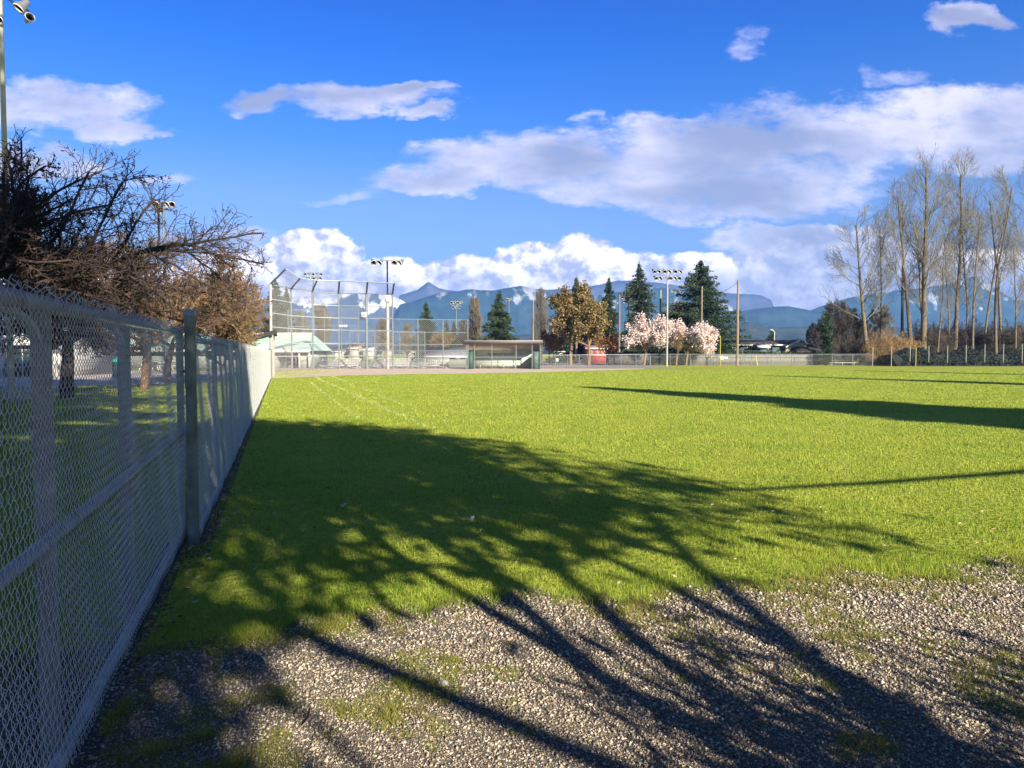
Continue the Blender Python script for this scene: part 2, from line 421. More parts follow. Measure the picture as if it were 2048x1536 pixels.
# --- the gate leaf beside the camera
gate = empty('chain_link_gate', (GE.x, GE.y, 0), 'large grey chain link gate leaf close to the camera, with a middle rail', 'gate')
g0 = GA - gd * 2.35
gtop = 1.83
for nm, zc, rr in (('top_rail', gtop, .030), ('middle_rail', .955, .026), ('bottom_rail', .085, .026)):
    MB().tube([v3(g0, zc), v3(GE, zc)], rr, 10).build(nm, galv, gate, True)
for px, rr in ((110, .036), (265, .036), (355, .03)):
    q = on_line(GA, gd, px) if px != 355 else GE
    q = q - gn * (.0 if px == 355 else .045)
    b = MB().tube([v3(q, .02), v3(q, gtop + (.03 if px == 355 else -.01))], rr, 10)
    if px != 355:
        pts = [(*(q - gd * (.42 * (1 - math.sin(a)))).xy, gtop - .03 - .17 * (1 - math.cos(a))) for a in np.linspace(0, math.pi / 2, 7)]
        b.tube(pts, .018, 7)
    b.build('upright', galv, gate, True)
cv, cf = chain((g0 + gn * .036), (GE + gn * .036), .05, 1.895, dv=.092, spt=12, curl=.055, seed=3, r=.00155, B=.0065)
mk('wire_mesh', cv, cf, wire_m, gate, True)
lt = GE + gd * .02
b = MB(); lp = (GE + (PB - GE) * .75)
b.tube([v3(GE, 1.49), v3(PB, 1.49)], .014, 6); b.tube([v3(lp, 1.34), v3(lp, 1.66)], .028, 6); b.build('latch', dark_metal, gate)
# tall gate post
post = empty('gate_post', (PB.x, PB.y, 0), 'tall capped steel post with bands between gate and fence', 'post')
MB().tube([v3(PB, 0), v3(PB, 1.97)], .045, 16).build('pipe', galv, post, True)
MB().tube([v3(PB, 1.95), v3(PB, 2.0), v3(PB, 2.02)], np.array([.052, .050, .026]), 16).build('cap', galv, post, True)
for zb in (1.70, 1.22, .66, .10):
    MB().tube([v3(PB, zb), v3(PB, zb + .022)], .0495, 16).build('band', galv, post)
# --- the side fence
fence = empty('side_fence', (PB.x, PB.y, 0), 'long chain link fence running along the left edge of the field', 'fence')
f0 = PB + fd * .07
FLEN = (FE - PB).length
MB().tube([v3(f0, 1.76), v3(FE, 1.76)], .024, 8).build('top_rail', galv, fence, True)
MB().tube([v3(f0, .07), v3(FE, .07)], .02, 8).build('bottom_rail', galv, fence, True)
k_ = 2.9
while k_ < FLEN - .5:
    q = PB + fd * k_ - fn * .05
    MB().tube([v3(q, 0), v3(q, 1.79)], .033, 8).build('post', galv, fence, True)
    k_ += 3.0
q = FE; MB().tube([v3(q, 0), v3(q, 1.85)], .04, 10).build('post', galv, fence, True)
c1_ = PB + fd * 11
a_ = chain(f0 + fn * .027, c1_ + fn * .027, .03, 1.84, dv=.092, spt=10, k=3, curl=.05, seed=5, r=.0015)
b_ = chain(c1_ + fn * .027, FE + fn * .027, .03, 1.84, dh=.05, dv=.18, spt=2, k=3, r=.0016, seed=6)
m_ = MB(); m_.add(*a_); m_.add(*b_); m_.build('wire_mesh', wire_m, fence, True)

# --- outfield fence
def wire_fence(name, pts, hts, label, group=None, step=2.5, postm=None, meshr=.006, dh=.10, rails=(1.0,), postr=.035, mm=None, cat='fence', dv=.18, toprail=True, z0=0.0):
    o = empty(name, (pts[0][0], pts[0][1], 0), label, cat, group)
    ms = MB(); rl = MB(); postm = postm or galv; anyrail = False
    for i in range(len(pts) - 1):
        a = np.array(pts[i][:2], float); b = np.array(pts[i + 1][:2], float); L = np.linalg.norm(b - a); n = max(1, round(L / step))
        for j in range(n + (1 if i == len(pts) - 2 else 0)):
            f = j / n; q = a + (b - a) * f; h = hts[i] + (hts[i + 1] - hts[i]) * f
            MB().tube([(q[0], q[1], 0), (q[0], q[1], h + .03)], postr, 6).build('post', postm, o, True)
        v, f_ = chain(a, b, z0 + .03, hts[i], z1b=hts[i + 1], dh=dh, dv=dv, spt=2, k=3, r=meshr, seed=i + 11, wave=0); ms.add(v, f_)
        for rf in rails:
            rl.tube([(a[0], a[1] - .02, hts[i] * rf), (b[0], b[1] - .02, hts[i + 1] * rf)], .028, 5); anyrail = True
    if anyrail: rl.build('rail', postm, o, True)
    ms.build('wire_mesh', mm or wire_far, o)
    return o
YF = gr(1300, 732.6).y
O0 = (gx(1085, 77), 77.0); O1 = (gx(1180, 86), 86.0); O2 = (gx(1300, YF), YF); O3 = (gx(1745, YF), YF)
wire_fence('outfield_fence', [O0, O1, O2, O3], [1.42, 1.45, 1.5, 1.5], 'low silver chain link fence across the far side of the field', step=2.55)
T1_ = (gx(2230, YF), YF)
wire_fence('tall_fence', [O3, T1_], [2.35, 3.05], 'tall chain link fence in front of the dark ivy bank and bare trees', step=2.35, rails=(), postm=white_pole, postr=.045, mm=mat('dark_wire', (.05, .06, .06), .6))
wire_fence('second_fence', [(gx(1380, 99), 99), (gx(1760, 99), 99)], [1.35, 1.35], 'second chain link fence behind the low silver outfield fence', step=3.6, rails=(1.0, .5))
for px, top, b0 in ((1440, 672, 733), (1831, 695, 733)):
    q = gx(px, YF - .5)
    o = MB().tube([(q, YF - .5, 0), (q, YF - .5, zz(top, YF))], .06, 8).build('foul_pole', mat('yellow_paint', (.66, .55, .14), .6), None, True)
    tag(o, 'yellow foul pole beside the pink blossom tree' if px < 1600 else 'yellow foul pole in front of the tall dark fence', 'foul pole', 'yellow foul poles')

# --- backstop
bk = empty('backstop', (gx(734, 74), 74, 0), 'tall net backstop with slanting canopy behind home plate', 'backstop')
posts = [(543, 64.0, (571.5, 538, 63.5)), (584, 68.5, (600.5, 556, 67.3)), (626, 71.3, (634, 560.6, 69.6)), (678.5, 73.4, (678.6, 562, 71.7)), (734, 74.0, (735, 564, 72.3)), (786, 74.4, (788, 567, 72.6))]
PT = [(gx(px, Y), Y) for px, Y, _ in posts]; HT = 7.55
tips = [tuple(at(*t)) for _, _, t in posts]
for i, (p, tp) in enumerate(zip(PT, tips)):
    MB().tube([(p[0], p[1], 0), (p[0], p[1], HT)], .13 if i in (0, 4) else .075, 8).build('post', galv if i != 0 else white_pole, bk, True)
    MB().tube([(p[0], p[1], HT), tp], .085, 6).build('canopy_arm', dark_metal if i in (1, 2, 3, 4, 5) else galv, bk, True)
rl = MB(); ms = MB(); cn = MB()
rails_z = [1.35, 2.55, 3.9, 5.1, 6.3]
for i in range(5):
    a, b = PT[i], PT[i + 1]
    for z in rails_z + [HT]: rl.tube([(a[0], a[1], z), (b[0], b[1], z)], .04 if z != HT else .05, 5)
    rl.tube([tips[i], tips[i + 1]], .06, 5)
    v, f = chain(a, b, .05, HT, dh=.11, dv=.2, spt=2, k=3, r=.0085, wave=0); ms.add(v, f)
    # canopy net: wires strung between top rail and canopy edge
    A0, A1, B0, B1 = (np.array(q, float) for q in ((a[0], a[1], HT), (b[0], b[1], HT), tips[i], tips[i + 1]))
    n = int(np.linalg.norm(A1 - A0) / .12); u = (np.arange(n) + .5) / n; w = np.linspace(0, 1, 14)
    G = (A0 * (1 - u)[:, None, None] + A1 * u[:, None, None]) * (1 - w)[None, :, None] + (B0 * (1 - u)[:, None, None] + B1 * u[:, None, None]) * w[None, :, None]
    G[..., 0] += np.where(np.arange(14) % 2 == 0, .05, -.05)[None, :]; G[..., 2] -= (np.sin(w * math.pi) * .22)[None, :]
    cn.add(*tubes(G, .006, 3))
rl.build('rail', galv, bk, True); ms.build('wire_mesh', wire_far, bk); cn.build('canopy_net', wire_far, bk)
# sign with the number on the backstop
sg = MB(); p = at(727, 629, 73.2); s_ = .24
sg.box(p.x - s_, p.x + s_, 73.35, 73.39, p.z - s_, p.z + s_); sgo = sg.build('number_board', mat('white_board', (.8, .78, .74), .6), bk)
d4 = MB(); y_ = 73.335
d4.box(p.x + .02, p.x + .08, y_, y_ + .01, p.z - .17, p.z + .17); d4.box(p.x - .13, p.x + .13, y_ - .004, y_ + .006, p.z - .07, p.z - .01); d4.add([(p.x - .13, y_, p.z - .03), (p.x - .06, y_, p.z - .03), (p.x + .08, y_, p.z + .17), (p.x + .02, y_, p.z + .17)], [(0, 1, 2, 3)])
dg = d4.build('number', mat('red_paint', (.60, .09, .03), .6)); dg.parent = sgo; dg.location = -Vector(bk.location)
for x0 in (680, 684.5, 689, 693):
    q = at(x0, 652, 73.3); MB().box(q.x - .09, q.x + .06, 73.28, 73.30, q.z - .12, q.z + .12).build('small_plate', mat('pale_plate', (.55, .57, .6), .6), bk)
# wing fences
wire_fence('wing_fence', [(gx(786, 74.4), 74.4), (gx(936, 75.2), 75.2)], [5.05, 5.0], 'high wing fence between the backstop and the central dugout', step=2.55, rails=(1.0, .74, .5), meshr=.009, dh=.11, dv=.2, postr=.05)
wire_fence('wing_fence', [(gx(543, 50.5), 50.5), (gx(543, 64), 64)], [1.9, 1.9], 'wing fence behind the left dugout beside the backstop', step=2.6, meshr=.004, dh=.11, dv=.2)
wire_fence('far_backstop', [(gx(577, 96), 96), (gx(607, 99), 99), (gx(650, 100), 100), (gx(718, 100), 100)], [7.2, 7.4, 7.6, 7.6], 'second backstop on the next field, seen through the first', step=2.9, rails=(1.0, .7, .4), meshr=.008, dh=.14, dv=.24, postr=.06, cat='backstop')
wire_fence('far_wing_fence', [(gx(700, 88), 88), (gx(850, 88), 88)], [4.2, 4.2], 'wing fence of the next field behind the white bleachers', step=3.1, rails=(1.0, .6, .3), meshr=.008, dh=.12, dv=.2, postr=.05)
wire_fence('concourse_fence', [(gx(560, 83.5), 83.5), (gx(940, 83.5), 83.5)], [1.9, 1.9], 'waist high fence standing right behind the white bleachers', step=3, rails=(1.0,), meshr=.006, dh=.12, dv=.2)

# ------------------------------------------------------------------ trees
class Grow:
    def __init__(s, seed): s.r = random.Random(seed); s.seg = []; s.tips = []
    def go(s, p, d, L, r, lev, P):
        R_ = s.r; n = P['n'][lev]; st = L / n; mx = len(P['n']) - 1
        wig = P['wig'][lev]; up = P['up'][lev]; x, y, z = p; dx, dy, dz = d
        tap = P.get('tap', .72)
        for i in range(n):
            dx += R_.gauss(0, wig); dy += R_.gauss(0, wig); dz += R_.gauss(0, wig) + up
            l = math.sqrt(dx * dx + dy * dy + dz * dz); dx /= l; dy /= l; dz /= l
            nx, ny, nz = x + dx * st, y + dy * st, z + dz * st
            env = P.get('env')
            if env and lev > 0:
                cx, cy, cz, rx, rz = env
                if ((nx - cx) ** 2 + (ny - cy) ** 2) / rx ** 2 + ((nz - cz) / rz) ** 2 > 1.0 + .25 * R_.random():
                    if lev > P.get('bend', 0): break
                    tx, ty, tz = cx - x, cy - y, cz + rz * .35 - z; l = math.sqrt(tx * tx + ty * ty + tz * tz) + 1e-6
                    dx, dy, dz = dx * .5 + tx / l * .6, dy * .5 + ty / l * .6, dz * .5 + tz / l * .6
                    l = math.sqrt(dx * dx + dy * dy + dz * dz) + 1e-6; dx /= l; dy /= l; dz /= l
                    nx, ny, nz = x + dx * st, y + dy * st, z + dz * st
            if nz < P.get('zmin', .4) and lev > 1: break
            r1 = r * (1 - (1 - tap) / n * 1.15)
            s.seg.append((x, y, z, nx, ny, nz, r, r1, lev))
            r = r1
            f = (i + 1) / n
            if lev < mx and f >= P['start'][lev]:
                for _ in range(P['k'][lev] if P['k'][lev] >= 1 else (1 if R_.random() < P['k'][lev] else 0)):
                    a = P['ang'][lev] * R_.uniform(.7, 1.3); ph = R_.uniform(0, 2 * math.pi)
                    # perpendicular basis
                    if abs(dz) < .9: ax, ay, az = dy, -dx, 0.0
                    else: ax, ay, az = 0.0, dz, -dy
                    l = math.sqrt(ax * ax + ay * ay + az * az); ax /= l; ay /= l; az /= l
                    bx, by, bz = dy * az - dz * ay, dz * ax - dx * az, dx * ay - dy * ax
                    c, s_, ca, sa = math.cos(ph), math.sin(ph), math.cos(a), math.sin(a)
                    e = (dx * ca + (ax * c + bx * s_) * sa, dy * ca + (ay * c + by * s_) * sa, dz * ca + (az * c + bz * s_) * sa)
                    s.go((nx, ny, nz), e, L * P['len'][lev] * R_.uniform(.65, 1.15) * (1.12 - P.get('fall', .5) * f), r * P['rr'][lev], lev + 1, P)
            x, y, z = nx, ny, nz
        else:
            s.tips.append((x, y, z, dx, dy, dz, lev)); return
        s.tips.append((x, y, z, dx, dy, dz, lev))
    def arr(s): return np.array(s.seg)
def seg_mesh(name, a, m, parent, k=3, rmin=.004):
    P = np.stack([a[:, 0:3], a[:, 3:6]], 1); r = np.maximum(a[:, 6:8], rmin)
    v, f = tubes(P, r, k); v = v + (np.array(parent.location) if parent is not None else 0)
    return mk(name, v, f, m, parent, k > 4)
def tree_obj(name, loc, g, m_bark, m_twig, label, cat='tree', group=None, cut=1, rmin=.006, extra=None, k0=7):
    o = empty(name, loc, label, cat, group)
    a = g.arr(); t = a[a[:, 8] <= cut]; c = a[a[:, 8] > cut]
    seg_mesh('trunk', t, m_bark, o, k0, rmin)
    if len(c): cr = seg_mesh('crown', c, m_twig, o, 3, rmin)
    if extra: extra(o, g)
    return o
def quads(C, size, rg, aspect=1.0, axis=None, asp_rand=.3):
    """random quads at centres C"""
    n = len(C); a = rg.normal(size=(n, 3)) if axis is None else axis + rg.normal(0, .25, (n, 3)); a /= np.linalg.norm(a, axis=1, keepdims=True)
    b = rg.normal(size=(n, 3)); b -= a * (a * b).sum(1, keepdims=True); b /= np.linalg.norm(b, axis=1, keepdims=True) + 1e-9
    s = size * rg.uniform(.6, 1.3, (n, 1)); a = a * s * aspect; b = b * s
    V_ = np.stack([C - a, C + b * .6, C + a, C - b * .6], 1).reshape(-1, 3)
    return V_, np.arange(4 * n).reshape(n, 4)
def buds(o, g, m, size, n, rg, spread=.02, name='bud_clusters'):
    a = g.arr(); a = a[a[:, 8] >= 2]; i = rg.integers(0, len(a), n); t = rg.random((n, 1))
    C = a[i, 0:3] * (1 - t) + a[i, 3:6] * t + rg.normal(0, spread, (n, 3)) + np.array(o.location)
    v, f = quads(C, size, rg); ob = mk(name, v, f, m, o); return ob

# --- cherry trees along the left
def cherry(seed, Hh, Rr, rt=.2, dens=1.0, env=True, cz=.52, rz=.50, zmin=1.5, tl=.28):
    g = Grow(seed)
    P = dict(n=[3, 7, 6, 6, 5], wig=[.08, .17, .17, .20, .24], up=[.1, .015, .03, .03, .03], start=[.9, .25, .15, .15, 9], k=[7 if dens < 2 else 8, 2 if dens < 2 else 3, 2, 2, 0],
             ang=[1.0, .75, .75, .8, .8], len=[4.4, .60, .50, .50], rr=[.55, .55, .5, .5], fall=.5, env=(0, 0, Hh * cz, Rr, Hh * rz) if env else None, zmin=zmin, bend=1)
    g.go((0, 0, 0), (.03, 0, 1), Hh * tl, rt, 0, P)
    return g
rg = np.random.default_rng(11)
def add_cherry(seed, loc, Hh, Rr, bark, twig, bud, label, rt=.22, nb=9000, bs=.022, rmin=.006, dens=1.0):
    g = cherry(seed, Hh, Rr, rt, dens)
    return tree_obj('cherry_tree', loc, g, bark, twig, label, group='bare cherry trees along the left side', cut=2, rmin=rmin,
                    extra=lambda o, g: buds(o, g, bud, bs, nb, rg, .03))
add_cherry(21, (-11.8, 14.1, 0), 6.9, 6.9, bark_cherry, twig_m, bud_m, 'dark bare cherry tree nearest the camera, its budding twigs against the sky at far left', nb=16000, bs=.034, rmin=.006, rt=.19, dens=2)
add_cherry(22, (gx(131, 27.4), 27.4, 0), 7.2, 6.0, bark_cherry, twig_m, bud_m, 'dark trunked cherry tree behind the near gate, left of the golden ones', nb=9000, bs=.035, rmin=.009, rt=.27)
add_cherry(23, (gx(287, 33), 33, 0), 7.0, 5.4, bark_lit, twig_gold, bud_red, 'golden brown cherry tree, the leftmost of the sunlit ones behind the fence', nb=9000, bs=.045, rmin=.010)
add_cherry(24, (gx(335, 41), 41, 0), 7.4, 5.1, bark_lit, twig_gold, bud_red, 'sunlit cherry tree with reddish twigs reaching to the tall backstop', nb=9000, bs=.05, rmin=.012)

# shade trees that stand behind and beside the camera and throw the shadows on the field
def shade_cherry(src, loc, rz, sc, label):
    """copy of a cherry tree and its parts"""
    r = src.copy(); COL.objects.link(r); r.location = loc; r.rotation_euler = (0, 0, rz); r.scale = (sc, sc, sc); r['label'] = label; r['group'] = 'trees behind the camera'
    for ch in list(src.children):
        c = ch.copy(); COL.objects.link(c); c.parent = r
    return r
def pq(p, q): return (p * .866 - q * .5, p * .5 + q * .866, 0)
g = cherry(31, 9.6, 4.7, .17, 1, cz=.62, rz=.39, zmin=3.1, tl=.27)
sh0 = tree_obj('shade_cherry_tree', pq(2.05, -5.6), g, bark_cherry, twig_m, 'wide cherry tree standing behind the camera that shades the gravel', 'tree', 'trees behind the camera', cut=2, rmin=.012,
               extra=lambda o, g: buds(o, g, bud_m, .12, 21000, rg, .20))
g = cherry(33, 9.2, 5.2, .18, 1, cz=.60, rz=.41, zmin=2.9, tl=.27)
sh1 = tree_obj('shade_cherry_tree', pq(-2.7, -4.6), g, bark_cherry, twig_m, 'second cherry tree behind the camera on the fence side', 'tree', 'trees behind the camera', cut=2, rmin=.014,
               extra=lambda o, g: buds(o, g, bud_m, .11, 9000, rg, .12))
shade_cherry(sh0, pq(-8.5, -8.0), 4.0, 1.1, 'third cherry tree behind the camera beyond the fence')

# --- conifers
def conifer(name, loc, Hh, Rr, seed, m, label, n=7000,  z0=.06, shape=.85, droop=.35, lean=0.0, gaps=.25, leafs=.30, group='dark conifers behind the outfield', cat='tree', curve=None, up=0.0):
    rg = np.random.default_rng(seed); o = empty(name, loc, label, cat, group); L0 = np.array(loc)
    if name == 'conifer': n = int(n * 2.3); leafs *= .76
    b = MB(); b.tube([(loc[0], loc[1], 0), (loc[0] + lean * .5, loc[1], Hh * .5), (loc[0] + lean, loc[1], Hh * .98)], np.array([.022 * Hh, .014 * Hh, .02]), 7)
    nb = int(26 + Hh * 26); zb = z0 * Hh + (Hh * (1 - z0)) * rg.random(nb) ** 1.15; az = rg.uniform(0, 2 * math.pi, nb)
    t_ = (zb / Hh - z0) / (1 - z0); Rb = Rr * ((1 - t_) ** shape) * rg.uniform(.35, 1.15, nb) if curve is None else Rr * np.interp(zb / Hh, *curve) * rg.uniform(.4, 1.15, nb)
    keep = rg.random(nb) > gaps * .5; zb, az, Rb = zb[keep], az[keep], Rb[keep]; nb = len(zb)
    wgt = Rb + .25; idx = rg.choice(nb, n, p=wgt / wgt.sum()); u = rg.random(n) ** .75
    rad = Rb[idx] * u; lat = rg.normal(0, 1, n) * (.12 + .24 * Rb[idx] * u * (1.15 - u)); zz_ = zb[idx] - droop * rad * (1 - .35 * u) + up * rad + rg.normal(0, .20, n) * (1 - .4 * u) - np.abs(lat) * .25
    ca, sa = np.cos(az[idx]), np.sin(az[idx])
    C = np.stack([loc[0] + lean * zz_ / Hh + ca * rad - sa * lat, loc[1] + sa * rad + ca * lat, np.maximum(zz_, .25)], 1)
    ax = np.stack([ca, sa, np.full(n, -.35)], 1)
    v, f = quads(C, leafs * .42, rg, 2.0, ax); mk('crown', v, f, m, o)
    # limbs that carry it
    P = np.stack([np.stack([loc[0] + lean * zb / Hh, np.full(nb, loc[1]), zb], 1), np.stack([loc[0] + lean * zb / Hh + np.cos(az) * Rb * .9, loc[1] + np.sin(az) * Rb * .9, zb - droop * Rb * .6 + up * Rb], 1)], 1)
    v, f = tubes(P, np.broadcast_to([.05, .012], (nb, 2)), 3); b.add(v, f); b.build('trunk', bark_dk, o)
    return o
def con_px(px, top, Y, halfpx, seed, label, **kw):
    Hh = zz(top, Y); return conifer('conifer', (gx(px, Y), Y, 0), Hh, halfpx * 1.35 / F * Y, seed, kw.pop('m', needle_m), label, **kw)
con_px(998, 584, 118, 47, 1, 'broad dark green spruce rising behind the central dugout', n=16000, z0=.04, gaps=.1)
con_px(852, 604, 150, 36, 2, 'conifer showing behind the wing fence between backstop and central dugout', n=7000, z0=.05)
con_px(893, 640, 165, 18, 3, 'smaller left conifer of the little pair left of the spruce', n=2500)
con_px(908, 645, 165, 17, 4, 'smaller right conifer of the little pair left of the spruce', n=2500)
con_px(552, 560, 112, 48, 5, 'conifer half hidden by the left end of the backstop', n=8000)
con_px(1152, 556, 124, 46, 6, 'dark conifer rising behind the brown catkin trees', n=10000, m=needle_b)
con_px(1217, 558, 116, 27, 7, 'slim dark conifer between the brown trees and a net pole', n=9000, m=needle_b, shape=.7)
con_px(1277, 528, 115, 44, 8, 'tall conifer with a bare gap in its trunk behind the left blossom tree', n=12000, gaps=.2, m=needle_b,
       curve=([0, .12, .3, .42, .50, .62, .75, .88, 1.0], [.9, 1.1, 1.0, .55, .45, .62, .6, .3, .03]))
con_px(1399, 523, 113, 66, 9, 'largest wide armed conifer behind the right blossom tree', n=18000, gaps=.25, shape=.8, droop=.12, up=.12, leafs=.34,
       curve=([0, .15, .35, .55, .75, .9, 1.0], [.8, 1.08, .98, .78, .5, .25, .03]))
con_px(1543, 660, 175, 16, 10, 'small round conifer behind the long green house', n=2500, shape=.5)
con_px(575, 575, 122, 30, 11, 'narrow conifer right behind the backstop posts', n=4000)
# clipped cypress
con_px(1651, 626, 98, 10, 12, 'narrow dark cypress beside the house with the cream gable', n=6000, leafs=.22, gaps=0, droop=-.6, z0=.0,
       curve=([0, .1, .7, .9, 1], [.9, 1, .95, .6, .1]))
# tall conifers off to the right, outside the picture, whose long shadows cross the field
off = conifer('shade_conifer', pq(21.0, -17), 18.5, 4.4, 41, needle_m, 'tall conifer off to the right of the camera that shades the mid field', n=22000, leafs=.7, gaps=.1, curve=([0, .55, .7, .85, 1], [1, 1.05, .6, .28, .04]), group='trees off to the right')
conifer('shade_conifer', pq(43.0, -15), 21, 3.6, 42, needle_m, 'tall narrow conifer farther off to the right', n=14000, leafs=.7, group='trees off to the right')
conifer('shade_conifer', pq(62.0, -10), 22, 3.5, 43, needle_m, 'farthest tall conifer off to the right', n=5000, leafs=.7, group='trees off to the right')
conifer('shade_conifer', pq(-5.8, -9), 32, 7.0, 44, needle_m, 'unseen tall conifer added behind the camera to shade the near cherry trees', n=26000, leafs=.8, gaps=.0, curve=([0, .3, .4, .62, .85, 1], [.05, .1, 1, 1, .7, .05]), group='trees behind the camera')  # out of view, put in and shaped to darken the near cherries

# --- brown catkin trees, blossom trees and small bare trees near the outfield fence
def leafy(px, base_Y, top, halfpx, seed, leafm, n, size, label, group=None, l0=.95, trunkm=bark_lit, Rz=.52, cz=.56, twig=twig_gold, name='tree', zmin=1.7, cat='tree', spread=.16, upk=1.0, tk=.55):
    Y = base_Y; Hh = zz(top, Y); Rr = halfpx / F * Y
    g = Grow(seed)
    P = dict(n=[4, 6, 5, 4], wig=[.07, .13, .16, .2], up=[.08, .06 * upk, .05 * upk, .04 * upk], start=[.35, .2, .2, 9], k=[3, 2, 2, 0], ang=[.8, .7, .7, .7], len=[l0, .55, .5], rr=[.55, .5, .5],
             env=(0, 0, Hh * cz, Rr, Hh * Rz), zmin=zmin)
    g.go((0, 0, 0), (.02, 0, 1), Hh * tk, .016 * Hh + .05, 0, P)
    def ex(o, g):
        a = g.arr(); a = a[a[:, 8] >= 2]; rg = np.random.default_rng(seed); i = rg.integers(0, len(a), n); t = rg.random((n, 1))
        C = a[i, 0:3] * (1 - t) + a[i, 3:6] * t + rg.normal(0, spread, (n, 3)) + np.array(o.location); C[:, 2] = np.maximum(C[:, 2], .4)
        v, f = quads(C, size, rg); mk('foliage', v, f, leafm, o)
    return tree_obj(name, (gx(px, Y), Y, 0), g, trunkm, twig, label, cat=cat, group=group, cut=1, rmin=.018, extra=ex)
leafy(1141, 99, 562, 44, 51, leaf_brown, 11000, .17, 'brown catkin tree, the taller and left one beside the red house', 'brown catkin trees', twig=twig_gold, cz=.58, Rz=.46, spread=.3)
leafy(1178, 97, 590, 44, 52, leaf_brown, 12000, .16, 'olive brown catkin tree with its trunk in front of the red house', 'brown catkin trees', cz=.58, Rz=.46, spread=.3)
leafy(1100, 104, 655, 32, 53, leaf_orange, 2600, .14, 'low rust coloured tree leaning beside the central dugout', None, cz=.55, Rz=.5, zmin=.9)
leafy(1212, 101, 655, 20, 54, leaf_orange, 1800, .13, 'small rust coloured tree right of the red house', None, zmin=.9)
leafy(1288, 97.5, 632, 58, 55, leaf_pink, 15000, .12, 'pink cherry in full blossom, the left one of two', 'pink blossom trees', twig=twig_m, cz=.54, Rz=.50, name='blossom_tree', zmin=1.1, spread=.18, l0=2.3, upk=-.2, tk=.42)
leafy(1372, 96, 640, 60, 56, leaf_pink, 16000, .12, 'pink cherry in blossom with a pale trunk, the right one of two', 'pink blossom trees', twig=twig_m, cz=.54, Rz=.50, name='blossom_tree', zmin=1.1, spread=.18, l0=2.3, upk=-.2, tk=.42)
leafy(1352, 95, 652, 12, 57, leaf_brown, 900, .08, 'thin young tree with a pale trunk between the blossom trees', None, zmin=2)
leafy(885, 130, 655, 30, 58, leaf_brown, 2500, .16, 'low olive tree behind the dark roofed shed', None)

# --- bare trees
def bare(px, top, Y, halfpx, seed, label, twig=twig_pop, bark=bark_pop, group=None, base=None, up=.07, ang=.62, n0=16, start=.3, name='bare_tree', lean=0.0, rt=None, wob_=.02, k=(2, 3, 1, 0), rmin=.012, cz=.58, lens=(.40, .46, .5), nest=(9, 7, 5, 3), z0=0.0, cat='tree'):
    Hh = zz(top, Y); Rr = halfpx * 1.2 / F * Y; g = Grow(seed)
    P = dict(n=[n0, nest[1], nest[2], nest[3]], wig=[wob_, .10, .13, .16], up=[.03, up, up, up * .8], start=[start, .2, .15, 9], k=list(k), ang=[ang, .6, .6, .6], len=list(lens), rr=[.34, .5, .6],
             env=(lean * .6, 0, Hh * cz, Rr, Hh * (1.01 - cz)), zmin=.8, fall=.55, tap=.06)
    g.go((0, 0, 0), (lean / Hh * 1.1, 0, 1), Hh * .90, rt or (.011 * Hh + .03), 0, P)
    return tree_obj(name, (gx(px, Y), Y, z0), g, bark, twig, label, group=group, cut=0, rmin=rmin, cat=cat)
grp = 'tall bare cottonwoods at the right'
bare(1737, 418, 99, 62, 61, 'leftmost bare cottonwood with long limbs spreading to the left', group=grp, lean=-1.9, ang=.95, rt=.34, start=.28, up=.07, k=(2, 2, 2, 0), lens=(.40, .5, .5), cz=.52)
bare(1806, 366, 103, 38, 62, 'bare cottonwood with a slender curved trunk, second from the left', group=grp, lean=-1.8, rt=.26, start=.42)
bare(1825, 352, 100, 38, 63, 'bare cottonwood just left of the tallest one', group=grp, lean=-1.9, rt=.33, start=.36, up=.085)
bare(1846, 284, 100, 46, 64, 'tallest and thickest of the bare cottonwoods', group=grp, lean=.7, rt=.46, start=.34, up=.09, k=(3, 3, 1, 0))
bare(1852, 420, 102, 34, 65, 'forked bare cottonwood pressed against the tallest one', group=grp, lean=-1.4, rt=.22, start=.3)
bare(1872, 480, 97, 22, 66, 'thin bare sapling right of the tallest cottonwood', group=grp, lean=1.0, rt=.14)
bare(1908, 306, 104, 44, 67, 'bare cottonwood with a yellowish upper crown, right of the tallest', group=grp, lean=.6, rt=.34, start=.36, up=.085, k=(3, 3, 1, 0))
bare(1893, 440, 108, 26, 68, 'thin bare cottonwood in the gap behind the yellowish one', group=grp, lean=1.6, rt=.17)
bare(1932, 392, 110, 30, 69, 'slanting bare cottonwood behind the thicket', group=grp, lean=-1.5, rt=.2)
bare(1992, 338, 101, 36, 70, 'bare cottonwood with a straight slim trunk near the right edge', group=grp, lean=-1.5, rt=.24, start=.4, up=.085, k=(3, 3, 1, 0))
bare(1999, 352, 103, 38, 71, 'bare cottonwood crossing its neighbour near the right edge', group=grp, lean=1.0, rt=.26, start=.38, up=.085)
bare(2030, 470, 98, 24, 72, 'short bare cottonwood close to the right edge', group=grp, lean=-.5, rt=.15)
bare(2052, 318, 100, 40, 73, 'bare cottonwood cut by the right edge of the picture', group=grp, lean=.2, rt=.32, start=.4, up=.085, k=(3, 3, 1, 0))
bare(1945, 400, 99, 26, 101, 'bare cottonwood standing in the gap left of the straight slim one', group=grp, lean=-.4, rt=.2)
bare(1965, 372, 106, 28, 102, 'bare cottonwood just left of the straight slim one', group=grp, lean=.8, rt=.2)
bare(1762, 420, 106, 26, 103, 'thin bare cottonwood between the leftmost one and the curved one', group=grp, lean=-.8, rt=.17)
bare(2095, 330, 103, 42, 74, 'bare cottonwood beyond the right edge', group=grp, lean=.6, rt=.3, start=.35)
bare(1083, 580, 125, 20, 75, 'slim pale bare poplar behind a net pole', twig=twig_tan, up=.3, start=.12, k=(3, 3, 1, 0), rt=.2)
